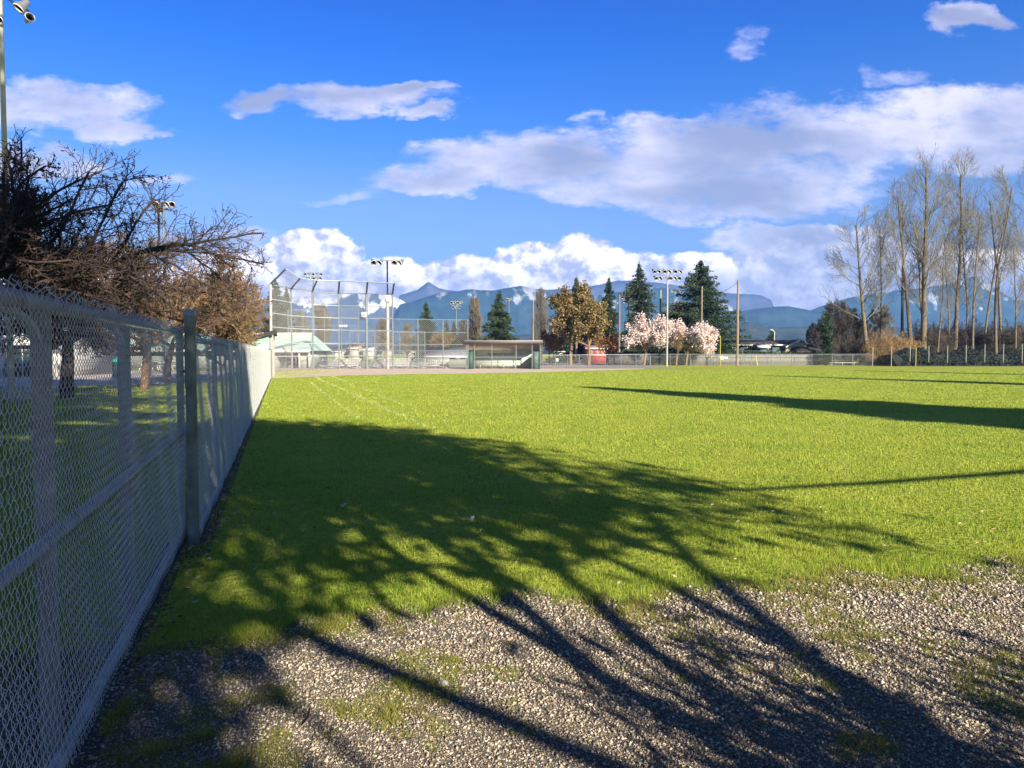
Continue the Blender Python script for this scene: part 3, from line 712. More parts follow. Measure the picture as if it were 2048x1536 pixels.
bare(950, 598, 150, 18, 76, 'slim bare poplar left of the spruce', twig=twig_tan, up=.3, start=.12, k=(3, 3, 1, 0), rt=.22, rmin=.03)
bare(930, 640, 150, 18, 77, 'low bare tree behind the wing fence', twig=twig_brown, start=.1, k=(3, 3, 1, 0), rmin=.03)
bare(1357, 604, 128, 26, 78, 'round headed bare tree behind the blossom trees', twig=twig_tan, start=.25, k=(3, 3, 1, 0), rmin=.03, cz=.6)
bare(1112, 640, 128, 22, 79, 'dark bare tree beside the brown catkin trees', twig=twig_brown, bark=bark_dk, start=.2, k=(3, 3, 1, 0), ang=.8)
for i, (px, top, hp, lab) in enumerate([(645, 610, 26, 'hazy bare tree behind the bleachers, left of the number board'), (605, 625, 22, 'hazy bare tree behind the second backstop'), (770, 640, 24, 'hazy bare tree behind the lamp post'), (815, 650, 20, 'hazy bare tree left of the middle conifer')]):
    bare(px, top, 150, hp, 80 + i, lab, twig=twig_tan, up=.12, start=.12, k=(3, 3, 1, 0), rt=.25, rmin=.035, group='bare trees beyond the bleachers')
for i, (px, top, hp, lab, dk) in enumerate([(1668, 600, 32, 'dark tangled bare tree right behind the cypress', 1), (1700, 615, 30, 'dark tangled bare tree above the white trailers', 1), (1640, 640, 22, 'low bare tree between the gable and the cypress', 1),
                                        (1722, 640, 20, 'bare bush at the foot of the leftmost cottonwood', 0), (1760, 610, 22, 'pale bare sapling right of the leftmost cottonwood', 0)]):
    bare(px, top, 108, hp, 90 + i, lab, twig=twig_brown if dk else twig_tan, bark=bark_dk, ang=.9, start=.15, k=(3, 3, 1, 0), lens=(.5, .5, .5), wob_=.09, group='bare trees near the trailers', rmin=.022)

# --- thicket of bare shrubs under the cottonwoods
def shrub(seed, Hh, Rr, nst=14):
    g = Grow(seed); P = dict(n=[5, 5, 4], wig=[.16, .2, .24], up=[.06, .05, .03], start=[.2, .2, 9], k=[2, 2, 0], ang=[.7, .8, .8], len=[.55, .5], rr=[.6, .6], env=(0, 0, Hh * .5, Rr, Hh * .55), zmin=.0)
    r = random.Random(seed)
    for _ in range(nst):
        a = r.uniform(0, 6.28); l = r.uniform(.15, .9)
        g.go((math.cos(a) * Rr * .35 * r.random(), math.sin(a) * Rr * .35 * r.random(), 0), (math.cos(a) * l, math.sin(a) * l, 1), Hh * r.uniform(.6, 1.0), .03, 0, P)
    return g
protos = []
for i in range(4):
    g = shrub(200 + i, 4.6, 2.6, 20); protos.append(seg_mesh('shrub', g.arr(), twig_brown if i < 3 else twig_golden, None, 3, .018).data)
for o in [o for o in bpy.data.objects if o.name.startswith('shrub')]: bpy.data.objects.remove(o)
me_gold = protos[3]
rs = random.Random(5)
sh_spots = [(1775, 98, 3, 1.0, .95), (1795, 97, 3, .9, .8), (1760, 96, 3, .8, .7), (1745, 99, 3, .75, .6), (1815, 99, 3, .8, .7)]
for px in range(1840, 2120, 19): sh_spots.append((px + rs.uniform(-5, 5), rs.uniform(101, 112), rs.randrange(3), rs.uniform(.9, 1.25), rs.uniform(.9, 1.35)))
for px in range(1668, 1750, 17): sh_spots.append((px + rs.uniform(-4, 4), rs.uniform(101, 108), rs.randrange(3), rs.uniform(.7, .95), rs.uniform(.6, .95)))
for i, (px, Y, k, sx, sz) in enumerate(sh_spots):
    o = bpy.data.objects.new('shrub', protos[k]); COL.objects.link(o); o.location = (gx(px, Y), Y, 0); o.scale = (sx, sx, sz * 1.1); o.rotation_euler = (0, 0, rs.uniform(0, 6.28))
    if k == 3: tag(o, 'golden bare shrub at the left end of the tall dark fence', 'shrub', 'golden shrubs')
    elif px > 1830: tag(o, 'brown leafless shrub in the thicket under the cottonwoods behind the tall fence', 'shrub', 'thicket shrubs under the cottonwoods')
    else: tag(o, 'brown leafless shrub in the tangle around the white trailers', 'shrub', 'shrubs around the trailers')

o = bpy.data.objects.new('shrub', protos[0]); COL.objects.link(o); o.location = pq(3.2, -1.7); o.scale = (.62, .62, .42); tag(o, 'unseen low shrub added beside the camera to darken the near gravel', 'shrub', 'trees behind the camera')  # out of view, added for its shadow on the gravel
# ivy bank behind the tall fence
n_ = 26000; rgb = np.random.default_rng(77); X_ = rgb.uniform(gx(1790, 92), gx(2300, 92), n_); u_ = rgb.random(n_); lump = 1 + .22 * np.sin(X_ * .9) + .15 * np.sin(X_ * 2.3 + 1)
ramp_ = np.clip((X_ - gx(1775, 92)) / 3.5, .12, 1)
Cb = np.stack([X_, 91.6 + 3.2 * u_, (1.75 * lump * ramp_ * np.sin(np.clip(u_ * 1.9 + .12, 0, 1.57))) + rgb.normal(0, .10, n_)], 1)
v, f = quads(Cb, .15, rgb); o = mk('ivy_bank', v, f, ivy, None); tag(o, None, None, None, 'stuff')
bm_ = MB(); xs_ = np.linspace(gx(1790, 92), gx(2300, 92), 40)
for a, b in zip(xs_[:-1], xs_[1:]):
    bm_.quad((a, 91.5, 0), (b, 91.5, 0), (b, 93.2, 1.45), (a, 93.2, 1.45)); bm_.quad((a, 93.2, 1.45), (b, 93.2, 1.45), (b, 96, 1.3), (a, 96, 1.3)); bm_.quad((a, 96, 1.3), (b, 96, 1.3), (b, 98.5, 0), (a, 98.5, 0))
struct(bm_.build('bank', mat('shaded_soil', (.018, .022, .02), .95)))  # near-black base colour carries the shade on the bank

# clipped hedge in front of the houses
n_ = 16000; X_ = rgb.uniform(gx(1215, 101), gx(1622, 101), n_); th = rgb.uniform(0, math.pi, n_)
Cb = np.stack([X_, 101 - .5 * np.cos(th), 1.75 * np.abs(np.sin(th)) ** .4 + .10 * np.sin(X_ * 1.7) + rgb.normal(0, .06, n_)], 1); Cb[:, 2] *= rgb.uniform(.1, 1, n_) ** .4
v, f = quads(Cb, .14, rgb); hedge = mk('hedge', v, f, leaf_dark, None); tag(hedge, 'long dark clipped hedge in front of the green house', 'hedge')
bf = MB(); bf.box(gx(1217, 99.6), gx(1642, 99.6), 99.6, 99.66, 0, 1.42); bf = bf.build('board_fence', mat('grey_boards', (.17, .17, .15), .9, var=.18, scale=3, stretch=(4, 1, .3))); tag(bf, 'grey board fence at the foot of the long hedge', 'fence')
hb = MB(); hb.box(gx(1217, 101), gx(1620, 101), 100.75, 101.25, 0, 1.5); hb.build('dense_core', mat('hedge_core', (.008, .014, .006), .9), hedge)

# ------------------------------------------------------------------ buildings
glass = mat('window_glass', (.03, .04, .05), .12, spec=.8)
white = mat('white_paint', (.62, .61, .58), .6, var=.04, scale=3)
roof_br = mat('brown_shingle', (.13, .095, .08), .9, var=.25, scale=2)
green_dk = mat('dark_green_paint', (.035, .085, .07), .7, var=.15, scale=2)
green_md = mat('pale_green_paint', (.42, .52, .46), .7, var=.08, scale=2)
siding_g = mat('green_siding', (.05, .10, .10), .8, var=.12, scale=3, stretch=(.2, .2, 6))
cream = mat('cream_wall', (.72, .60, .40), .8, var=.05, scale=1)
red = mat('red_boards', (.26, .05, .045), .8, var=.2, scale=2)
grey_roof = mat('grey_roof', (.16, .17, .19), .85, var=.15, scale=2)
mint = mat('mint_metal_roof', (.42, .56, .48), .5, var=.06, scale=.8)
pale_wall = mat('pale_wall', (.40, .40, .38), .85, var=.05, scale=1)
block = mat('concrete_block', (.42, .44, .42), .9, var=.12, scale=3)
def window(parent, x0, x1, y, z0, z1, fr=.07, frm=white):
    b = MB(); b.box(x0 - fr, x1 + fr, y - .05, y, z0 - fr, z0); b.box(x0 - fr, x1 + fr, y - .05, y, z1, z1 + fr); b.box(x0 - fr, x0, y - .05, y, z0, z1); b.box(x1, x1 + fr, y - .05, y, z0, z1); b.box((x0 + x1) / 2 - .025, (x0 + x1) / 2 + .025, y - .045, y - .002, z0, z1)
    w = b.build('window', frm, parent)
    gl = MB().box(x0, x1, y - .02, y - .008, z0, z1).build('pane', glass, w)
    gl.location = -Vector(w.location) ; return w
def mkchild(b, name, m, par):
    o = b.build(name, m, par); return o
def tri(b, p, q, r):
    b.add([p, tuple((i + j) / 2 for i, j in zip(p, q)), q, r], [(0, 1, 2, 3)])
def gable_house(name, x0, x1, y0, y1, zw, zr, wallm, roofm, label, cat='house', axis='x', over=.4, trim=white, chimney=False):
    o = empty(name, ((x0 + x1) / 2, y0, 0), label, cat)
    b = MB(); b.box(x0, x1, y0, y1, 0, zw)
    if axis == 'x':       # ridge runs along x, eave faces the camera
        ym = (y0 + y1) / 2
        tri(b, (x0, y0, zw), (x0, y1, zw), (x0, ym, zr)); tri(b, (x1, y0, zw), (x1, y1, zw), (x1, ym, zr))
        b.build('wall', wallm, o)
        s = (zr - zw) / (ym - y0); r = MB(); t = .12
        for sg_, ya in ((-1, y0 - over), (1, y1 + over)):
            za = zw - s * over
            v = [(x0 - over, ya, za), (x1 + over, ya, za), (x1 + over, ym, zr), (x0 - over, ym, zr)]
            r.add(v + [(p[0], p[1], p[2] + t) for p in v], [(0, 1, 2, 3), (4, 5, 6, 7), (0, 1, 5, 4), (1, 2, 6, 5), (3, 0, 4, 7), (2, 3, 7, 6)])
        rf = r.build('roof', roofm, o)
        MB().box(x0 - over, x1 + over, y0 - over - .06, y0 - over - .004, zw - s * over - .06, zw - s * over + .16).build('fascia', trim, o)
    else:                 # gable faces the camera
        xm = (x0 + x1) / 2
        tri(b, (x0, y0, zw), (x1, y0, zw), (xm, y0, zr)); tri(b, (x0, y1, zw), (x1, y1, zw), (xm, y1, zr))
        b.build('wall', wallm, o)
        s = (zr - zw) / (xm - x0); r = MB(); t = .14; tr = MB()
        for xa in (x0 - over, x1 + over):
            za = zw - s * over
            v = [(xa, y0 - over, za), (xm, y0 - over, zr), (xm, y1, zr), (xa, y1, za)]
            r.add(v + [(p[0], p[1], p[2] + t) for p in v], [(0, 1, 2, 3), (4, 5, 6, 7), (0, 1, 5, 4), (1, 2, 6, 5), (3, 0, 4, 7), (2, 3, 7, 6)])
            tr.add([(xa, y0 - over - .05, za - .05), (xm, y0 - over - .05, zr - .05), (xm, y0 - over - .05, zr + .2), (xa, y0 - over - .05, za + .2)] + [(xa, y0 - over - .01, za - .05), (xm, y0 - over - .01, zr - .05), (xm, y0 - over - .01, zr + .2), (xa, y0 - over - .01, za + .2)],
                   [(0, 1, 2, 3), (4, 5, 6, 7), (0, 1, 5, 4), (3, 2, 6, 7)])
        rf = r.build('roof', roofm, o); tr.build('fascia', trim, o)
    if chimney:
        q = MB(); q.box(xm - 1.2 if axis != 'x' else x0 + 2, (xm - .8) if axis != 'x' else x0 + 2.35, (y0 + y1) / 2 - .2, (y0 + y1) / 2 + .2, zr - .3, zr + .45); q.build('chimney', trim, rf)
    return o
def Xp(px, Y): return gx(px, Y)
YH = 112
h = gable_house('long_house', Xp(1458, YH), Xp(1572, YH), YH, YH + 8, zz(690, YH), zz(682.5, YH) + .1, siding_g, roof_br, 'long low dark green house with white framed windows behind the hedge', chimney=True)
for a, b in ((1465, 1470), (1494, 1502), (1536, 1543)): window(h, Xp(a, YH), Xp(b, YH), YH - .01, zz(700, YH), zz(693, YH))
h = gable_house('gable_house', Xp(1574, YH - 1), Xp(1621, YH - 1), YH - 1, YH + 8, zz(693, YH), zz(681, YH), cream, roof_br, 'house with a sunlit cream gable and white trim', axis='y', over=.35)
h = gable_house('dark_shed', Xp(1596, 106), Xp(1640, 106), 106, 109, zz(704, 106), zz(694.5, 106), mat('shed_wall', (.03, .03, .04), .9), mat('shed_roof', (.05, .045, .05), .9), 'dark roofed shed in front of the cream gable', 'shed', axis='x', over=.2, trim=roof_br)
h = gable_house('porch_house', Xp(1520, YH - 3), Xp(1533, YH - 3), YH - 3, YH - .3, zz(694, YH), zz(689, YH), siding_g, white, 'small porch with a white sloping roof on the front of the green house', 'porch', axis='x', over=.4)
h = gable_house('pale_roof_house', Xp(1382, 118), Xp(1447, 118), 118, 126, zz(702, 118), zz(690, 118), cream, mat('tan_roof', (.50, .40, .30), .9), 'low house with a pale tan roof behind the right blossom tree', over=.5)
h = gable_house('red_house', Xp(1174, 113), Xp(1211, 113), 113, 119, zz(697, 113), zz(688, 113), red, mat('dull_roof', (.30, .20, .19), .9), 'small red boarded house with white window frames', axis='x', over=.3)
for a in (1180, 1192, 1203): window(h, Xp(a, 113), Xp(a + 5, 113), 112.99, zz(706, 113), zz(700, 113), .05)
MB().box(Xp(1174, 112.8), Xp(1211, 112.8), 112.80, 112.9, zz(711, 113), zz(709.5, 113)).build('white_band', white, h)
h = gable_house('white_house', Xp(1238, 114), Xp(1262, 114), 114, 120, zz(704, 114), zz(697, 114), white, grey_roof, 'small white house between the brown trees and the blossom')
h = gable_house('grey_shed', Xp(855, 92), Xp(930, 92), 92, 98, zz(712, 92), zz(695.5, 92), mat('shed_boards', (.17, .19, .17), .9, var=.1), grey_roof, 'shed with a wide dark grey roof left of the central dugout', 'shed')
for i, (px, w, top, m, lab) in enumerate([(700, 16, 690, mat('orange_roof', (.62, .30, .17), .9), 'far house with an orange roof beyond the bleachers'), (726, 18, 693, white, 'far white house beside the orange roof'), (764, 14, 694, grey_roof, 'far grey roofed house behind the lamp post'),
                                        (665, 18, 696, grey_roof, 'far house with a grey roof behind the left bleacher'), (808, 20, 697, grey_roof, 'far low house right of the lamp post'), (1110, 16, 696, roof_br, 'far brown roofed house right of the central dugout'), (1060, 14, 690, grey_roof, 'far house peeking behind the central dugout'),
                                        (1300, 26, 696, grey_roof, 'grey roofed house behind the left blossom tree')]):
    Yh = 190 if px < 1000 else 150; gable_house('far_house', Xp(px, Yh), Xp(px + w, Yh), Yh, Yh + 8, zz(top + 7, Yh), zz(top, Yh), pale_wall, m, lab)
# parked white trailers seen through the brush
for i, (px, w, top, lab) in enumerate([(1690, 20, 679, 'white arched trailer glimpsed through the bare brush'), (1716, 14, 684, 'second white trailer half hidden by the brush'), (1752, 22, 686, 'white van roof behind the golden shrubs'), (1900, 26, 690, 'white trailer behind the thicket of shrubs')]):
    Yt = 114; x0, x1 = Xp(px, Yt), Xp(px + w, Yt); zt = zz(top, Yt); o = empty('trailer', (x0, Yt, 0), lab, 'trailer')
    xm = (x0 + x1) / 2; pr = [(x0, .6), (x0, zt * .75), (x0 + (x1 - x0) * .15, zt * .93), (xm, zt), (x1 - (x1 - x0) * .15, zt * .95), (x1, zt * .8), (x1, .6)]
    v = [(a, Yt, c) for a, c in pr] + [(a, Yt + 5, c) for a, c in pr]; n = len(pr)
    me = bpy.data.meshes.new('body'); me.from_pydata([(a - x0, b - Yt, c) for a, b, c in v], [], [list(range(n)), list(range(2 * n - 1, n - 1, -1))] + [(j, (j + 1) % n, n + (j + 1) % n, n + j) for j in range(n)]); link('body', me, white, o)
    window(o, xm - .5, xm + .5, Yt - .02, zt * .5, zt * .7, .05, dark_metal)
    for xx in (x0 + .5, x1 - .5): MB().tube([(xx, Yt - .05, .33), (xx, Yt + .2, .33)], .33, 12).build('wheel', dark_metal, o)

# green roofed hall behind the left dugout
YG = 82.0
hall = empty('park_hall', (Xp(590, YG), YG, 0), 'long park building with a mint green metal roof behind the left dugout', 'building')
xl, xr = Xp(150, YG), Xp(624, YG); ez = zz(701.5, YG); rz_ = zz(669, YG)
b = MB(); b.box(xl + .5, Xp(553, YG), YG, YG + 9, 0, ez); b.box(Xp(553, YG), Xp(590, YG), YG + 1.5, YG + 9, 0, ez); b.box(Xp(590, YG), xr - .5, YG, YG + 9, 0, ez); b.build('wall', mat('hall_wall', (.32, .34, .30), .85, var=.1, scale=2), hall)
r = MB(); rx1 = Xp(607, YG)
r.quad((xl - .5, YG - .8, ez), (xr, YG - .8, ez), (rx1, YG + 3.4, rz_), (xl + 3, YG + 3.4, rz_)); r.quad((xr, YG - .8, ez), (xr, YG + 9.5, ez), (rx1, YG + 5, rz_), (rx1, YG + 3.4, rz_)); r.quad((xl + 3, YG + 5, rz_), (rx1, YG + 5, rz_), (xr, YG + 9.5, ez), (xl - .5, YG + 9.5, ez)); r.quad((xl + 3, YG + 3.4, rz_), (rx1, YG + 3.4, rz_), (rx1, YG + 5, rz_), (xl + 3, YG + 5, rz_))
rf = r.build('roof', mint, hall)
rb = MB()
x = xl
while x < xr:
    f1 = min(max(x, xl + 3), rx1); rb.tube([(x, YG - .82, ez + .03), (f1, YG + 3.4, rz_ + .03)], .035, 3); x += .8
rb.build('standing_seam', mint, rf).location = (0, 0, 0)
MB().box(xl - .5, xr + .05, YG - .92, YG - .804, ez - .18, ez + .1).build('gutter', white, hall)
MB().box(xl + 3, rx1, YG + 3.3, YG + 5.1, rz_ + .02, rz_ + .28).build('ridge_vent', white, hall)
for a, b_ in ((556, 562), (566, 586), (594, 597)):
    MB().box(Xp(a, YG), Xp(b_, YG), YG - .03 if a > 590 else (YG + 1.47), YG - .004 if a > 590 else YG + 1.494, .25, ez - .35).build('grille' if a == 566 else 'door', dark_metal if a != 556 else green_dk, hall)
for x in (548, 552, 588, 602, 622): MB().box(Xp(x, YG) - .08, Xp(x, YG) + .08, YG - .7, YG - .55, 0, ez - .19).build('column', white, hall)
for k in range(9): MB().box(Xp(160 + k * 42, YG), Xp(178 + k * 42, YG), YG - .03, YG - .004, .9, ez - .45).build('window_strip', glass, hall)
for k in range(3): MB().box(Xp(566, YG), Xp(586, YG), YG + 1.44, YG + 1.468, .6 + k * .45, .66 + k * .45).build('shelf', white, hall)

# pale building at the left edge
YN = 50
nb_ = gable_house('pale_building', Xp(-330, YN), Xp(92, YN), YN, YN + 9, zz(683, YN), zz(640, YN), pale_wall, mat('pale_roof', (.50, .50, .51), .8), 'pale building with dark doors seen through the near gate', 'building', over=.6)
dp = MB().box(Xp(27, YN), Xp(85, YN), YN - .05, YN - .004, .05, zz(693, YN)).build('door_opening', green_dk, nb_)
for a in (27, 46, 64, 83): MB().box(Xp(a, YN), Xp(a + 2, YN), YN - .09, YN - .052, .05, zz(692, YN)).build('door_frame', white, nb_)
MB().box(Xp(27, YN), Xp(62, YN), YN - .085, YN - .055, zz(708, YN), zz(693, YN)).build('hatch', dark_metal, nb_)
MB().box(Xp(5, YN), Xp(12, YN), YN - .5, YN - .1, 0, zz(683, YN)).build('column', white, nb_)

# white picnic tables / seats by the hall
for i, px in enumerate((165, 190, 215, 300, 325)):
    Yt = 70; x = Xp(px, Yt); o = empty('picnic_table', (x, Yt, 0), None, 'table')
    o['label'] = ['white picnic table by the hall, the leftmost of five', 'white picnic table, second from the left by the hall', 'white picnic table just left of the green bin', 'white picnic table just right of the green bin', 'white picnic table, rightmost of five by the hall'][i]
    o['group'] = 'picnic tables by the hall'
    MB().box(x - .9, x + .9, Yt - .38, Yt + .38, .72, .77).build('top', white, o)
    for yy in (-.75, .6): MB().box(x - .9, x + .9, Yt + yy, Yt + yy + .26, .42, .46).build('seat', white, o)
    for xx in (-.7, .7): MB().tube([(x + xx, Yt - .7, 0), (x + xx, Yt, .73), (x + xx, Yt + .7, 0)], .04, 5).build('leg', white, o)
q = gr(238, 756); o = empty('litter_bin', (q.x, q.y, 0), 'dark green litter bin with a teal lid seen through the near gate', 'bin')
b = MB(); b.tube([(q.x, q.y, 0), (q.x, q.y, .08), (q.x, q.y, 1.05)], np.array([.30, .36, .40]), 12).build('drum', green_dk, o)
MB().tube([(q.x, q.y, 1.05), (q.x, q.y, 1.12), (q.x, q.y, 1.32)], np.array([.44, .44, .2]), 12).build('lid', mat('teal_plastic', (.03, .38, .30), .5), o)

# ------------------------------------------------------------------ dugouts
YD = gr(1000, 738.3).y
dg = empty('central_dugout', (Xp(1007, YD), YD, 0), 'green central dugout with a white bench and brown roof lining', 'dugout')
x0, x1 = Xp(933, YD), Xp(1082, YD); zt = zz(685, YD)
r = MB(); v = [(x0 - .1, YD - .7, zt), (x1 + .1, YD - .7, zt), (x1 + .1, YD + 3.2, zt - .75), (x0 - .1, YD + 3.2, zt - .75)]
r.add(v + [(p[0], p[1], p[2] + .10) for p in v], [(0, 1, 2, 3), (4, 5, 6, 7), (0, 1, 5, 4), (1, 2, 6, 5), (3, 0, 4, 7), (2, 3, 7, 6)]); r.build('roof', mat('roof_lining', (.23, .185, .155), .9, var=.25, scale=6), dg)
MB().box(x0 - .15, x1 + .15, YD - .78, YD - .704, zt - .10, zt + .14).build('fascia', mat('fascia_dark', (.10, .09, .10), .6), dg)
MB().box(x0 - .15, x1 + .15, YD - .80, YD - .3, zt + .142, zt + .18).build('flashing', white, dg)
b = MB(); b.box(x0 + .1, x1 - .1, YD + 3.0, YD + 3.12, 0, zt - .76); b.build('back_wall', green_md, dg)
b = MB(); b.box(x0 + .1, x0 + .2, YD - .1, YD + 3.0, 0, zt - .78); b.build('side_wall', green_dk, dg); b = MB(); b.box(x1 - .2, x1 - .1, YD - .1, YD + 3.0, 0, zt - .78); b.build('side_wall', green_dk, dg)
MB().box(Xp(935, YD), Xp(947, YD), YD - .16, YD - .11, .02, zz(703, YD)).build('end_panel', green_dk, dg)
MB().box(Xp(1065, YD), Xp(1077, YD), YD - .16, YD - .11, .02, zz(703, YD)).build('end_panel', mat('dark_grey_green', (.07, .12, .11), .7, var=.3, scale=3), dg)
for a in (933, 949, 984, 1032, 1064, 1080): MB().tube([(Xp(a, YD), YD - .3, 0), (Xp(a, YD), YD - .3, zt)], .045, 7).build('post', galv, dg, True)
MB().box(Xp(954, YD), Xp(1056, YD), YD + 2.0, YD + 2.4, .46, .53).build('bench', white, dg)
for a in (958, 982, 1006, 1030, 1052): MB().box(Xp(a, YD), Xp(a, YD) + .07, YD + 2.1, YD + 2.3, 0, .455).build('bench_leg', galv, dg)
MB().box(Xp(973, YD), Xp(1029, YD), YD + 2.75, YD + 2.98, 1.50, 1.60).build('shelf', mat('shelf_wood', (.14, .10, .08), .8), dg)
hk = MB()
for a in np.linspace(975, 1027, 8): hk.box(Xp(a, YD), Xp(a, YD) + .12, YD + 2.9, YD + 2.98, 1.28, 1.40)
hk.build('hooks', white, dg)
MB().tube([(Xp(949, YD), YD - .3, 1.22), (Xp(1064, YD), YD - .3, 1.22)], .03, 5).build('rail', galv, dg)
v, f = chain((Xp(949, YD), YD - .3), (Xp(1064, YD), YD - .3), .03, zt - .1, dh=.11, dv=.2, spt=2, k=3, r=.004, wave=0); mk('wire_mesh', v, f, wire_far, dg)
# left dugout, seen end on
YL = 51.0
ld = empty('left_dugout', (Xp(520, YL), YL, 0), 'dugout with a dark sloping roof at the far end of the side fence', 'dugout')
dirn = fd
def LP(side, along): p = Vector((Xp(546, YL), YL, 0)) + fd * along - fn * side; return (p.x, p.y)
r = MB(); zA, zB = 3.02, 2.25; A_, B_ = LP(-.25, -.3), LP(2.35, -.3); C_, D_ = LP(2.35, 9), LP(-.25, 9)
v = [(*A_, zA), (*B_, zB), (*C_, zB), (*D_, zA)]; r.add(v + [(p[0], p[1], p[2] + .24) for p in v], [(0, 1, 2, 3), (4, 5, 6, 7), (0, 1, 5, 4), (1, 2, 6, 5), (3, 0, 4, 7), (2, 3, 7, 6)]); r.build('roof', mat('dark_roof', (.035, .035, .035), .6), ld)
w = MB(); A_, B_ = LP(.25, 0), LP(2.1, 0)
w.add([(*A_, zA - .45), (*B_, zB - .08), (*A_, zA - .1), (*A_, zA - .1)], [(0, 1, 2, 3)]); w.build('end_gable', mat('mint_panel', (.16, .30, .24), .7), ld)
MB().obox(LP(2.1, 0), LP(2.1, 8.8), .12, 0, zB - .06).build('back_wall', green_md, ld)
MB().obox(LP(1.7, .3), LP(1.7, 8.5), .35, .44, .50).build('bench', white, ld)
for al in (0, 3, 6, 8.8):
    p = LP(0, al); MB().tube([(p[0], p[1], 0), (p[0], p[1], zA)], .06, 8).build('post', white_pole, ld, True)
p = LP(.7, -.1); MB().obox(LP(.35, -.12), LP(1.0, -.12), .25, 1.78, 2.06).build('lamp_box', white, ld)

# ------------------------------------------------------------------ bleachers
def bleacher(xa, xb, Y, label):
    o = empty('bleacher', ((xa + xb) / 2, Y, 0), label, 'bleacher', 'white bleachers behind the backstop')
    for k in range(4):
        z = .32 + k * .22; y = Y + k * .62
        MB().box(xa, xb, y, y + .24, z - .02, z + .035).build('seat_plank', white, o)
        if k: MB().box(xa, xb, y - .3, y - .06, z - .20, z - .165).build('foot_plank', galv, o)
    n = 4
    for i in range(n):
        x = xa + .15 + (xb - xa - .3) * i / (n - 1); b = MB()
        b.tube([(x, Y, 0), (x, Y + 2.1, 0)], .03, 5); b.tube([(x, Y, .02), (x, Y + 2.0, .98)], .03, 5); b.tube([(x, Y + 2.0, 0), (x, Y + 2.0, .98)], .03, 5); b.tube([(x, Y + .1, .33), (x, Y + 2, .02)], .025, 5)
        b.build('frame', white, o)
        if i < n - 1:
            x2 = xa + .15 + (xb - xa - .3) * (i + 1) / (n - 1); MB().tube([(x, Y - .02, .03), (x2, Y - .02, .30)] if i % 2 else [(x, Y - .02, .30), (x2, Y - .02, .03)], .025, 5).build('brace', white, o)
YB = 80.0
bleacher(Xp(634, YB), Xp(716, YB), YB, 'white aluminium bleacher, leftmost of the three behind the backstop')
bleacher(Xp(735, YB), Xp(818, YB), YB, 'white aluminium bleacher, middle one of the three, under the lamp post')
bleacher(Xp(821, YB), Xp(896, YB), YB, 'white aluminium bleacher, rightmost of the three behind the wing fence')

# ------------------------------------------------------------------ lamp posts and net poles
lens_m = mat('floodlight_glass', (.80, .82, .80), .08, spec=1.0)
shell_m = mat('floodlight_shell', (.34, .35, .34), .4, .6)
def flood(par, x, y, z, s, yaw, pitch=-.55):
    d = Vector((math.sin(yaw) * math.cos(pitch), math.cos(yaw) * math.cos(pitch), math.sin(pitch))); c = Vector((x, y, z))
    b = MB(); b.tube([c - d * s * .95, c - d * s * .8, c - d * s * .35, c + d * s * .1, c + d * s * .28], np.array([.20, .30, .34, .58, .62]) * s, 10)
    o = b.build('floodlight', shell_m, par, True)
    l = MB(); l.tube([c + d * s * .285, c + d * s * .32], np.array([.58, .5]) * s, 10); lo = l.build('lens', lens_m, o); lo.location = -Vector(par.location); return o
def lamp_post(px, top, Y, rows, label, rp=.13, base_z=0, s=.42, yaw0=math.pi, polem=galv, box=None, lower=None, group='floodlight posts', wmul=1.0, spx=None):
    x = gx(px, Y) if px > 50 else at(5, 150, Y).x; z = zz(top, Y); o = empty('floodlight_post', (x, Y, 0), label, 'lamp post', group)
    if lower:
        zl = zz(lower, Y); MB().tube([(x, Y, 0), (x, Y, zl)], rp, 10).build('pole', white_pole, o, True); MB().tube([(x, Y, zl), (x, Y, z)], rp * .5, 8).build('upper_pole', dark_metal, o, True)
    else: MB().tube([(x, Y, 0), (x, Y, z)], np.array([rp, rp * .7]), 10).build('pole', polem, o, True)
    for dz, offs in rows:
        w = max(abs(q) for q in offs); MB().tube([(x - w, Y, z + dz), (x + w, Y, z + dz)], .05, 5).build('crossarm', galv, o)
        for i, q in enumerate(offs): flood(o, x + q, Y - .1, z + dz - s * .35, s, yaw0 + (.5 if i % 2 else -.3) * 1.0 + q * .1)
    if box: q = at(px - 1, box, Y - .3); MB().box(q.x - .31, q.x + .31, Y - .35, Y - .15, q.z - .34, q.z + .34).build('ballast_box', white, o)
    return o
lamp_post(776, 521, 78.5, [(0, (-1.45, -.75, .75, 1.4))], 'tall floodlight post with four lamps and a white box, in front of the middle bleacher', lower=592, box=597, rp=.17, s=.52)
lamp_post(628.5, 546, 140, [(0, (-1.5, -.75, 0, .75, 1.5)), (-.75, (-1.2, -.6, .1, .8, 1.4))], 'distant floodlight post seen above the left part of the backstop', s=.5, rp=.16)
lamp_post(913, 603, 170, [(0, (-1.15, -.4, .4, 1.15)), (-1.0, (-.75, 0, .75))], 'distant floodlight post above the wing fence, left of the spruce', s=.62, rp=.16)
lamp_post(1018, 597, 170, [(0, (-.5, .3))], 'far floodlight post peeking out right of the spruce top', s=.6, rp=.14)
lamp_post(1333.5, 540, 90.6, [(0, (-1.65, -1.05, -.4, .25, .9, 1.6)), (-.8, (-1.45, -.85, .3, .95, 1.4))], 'tall white floodlight post with two rows of lamps between the blossom trees', polem=white_pole, rp=.13, s=.46)
lamp_post(1256, 592, 130, [(0, (-1.1, -.5, .4, 1.0)), (-.7, (-.8, .5))], 'dark floodlight post left of the tall gapped conifer', polem=dark_metal, rp=.10, s=.5)
lamp_post(333, 404, 60, [(0, (-.55, .45, .75)), (-.45, (-.2,))], 'floodlight head showing above the dark cherry twigs', s=.5, rp=.13)
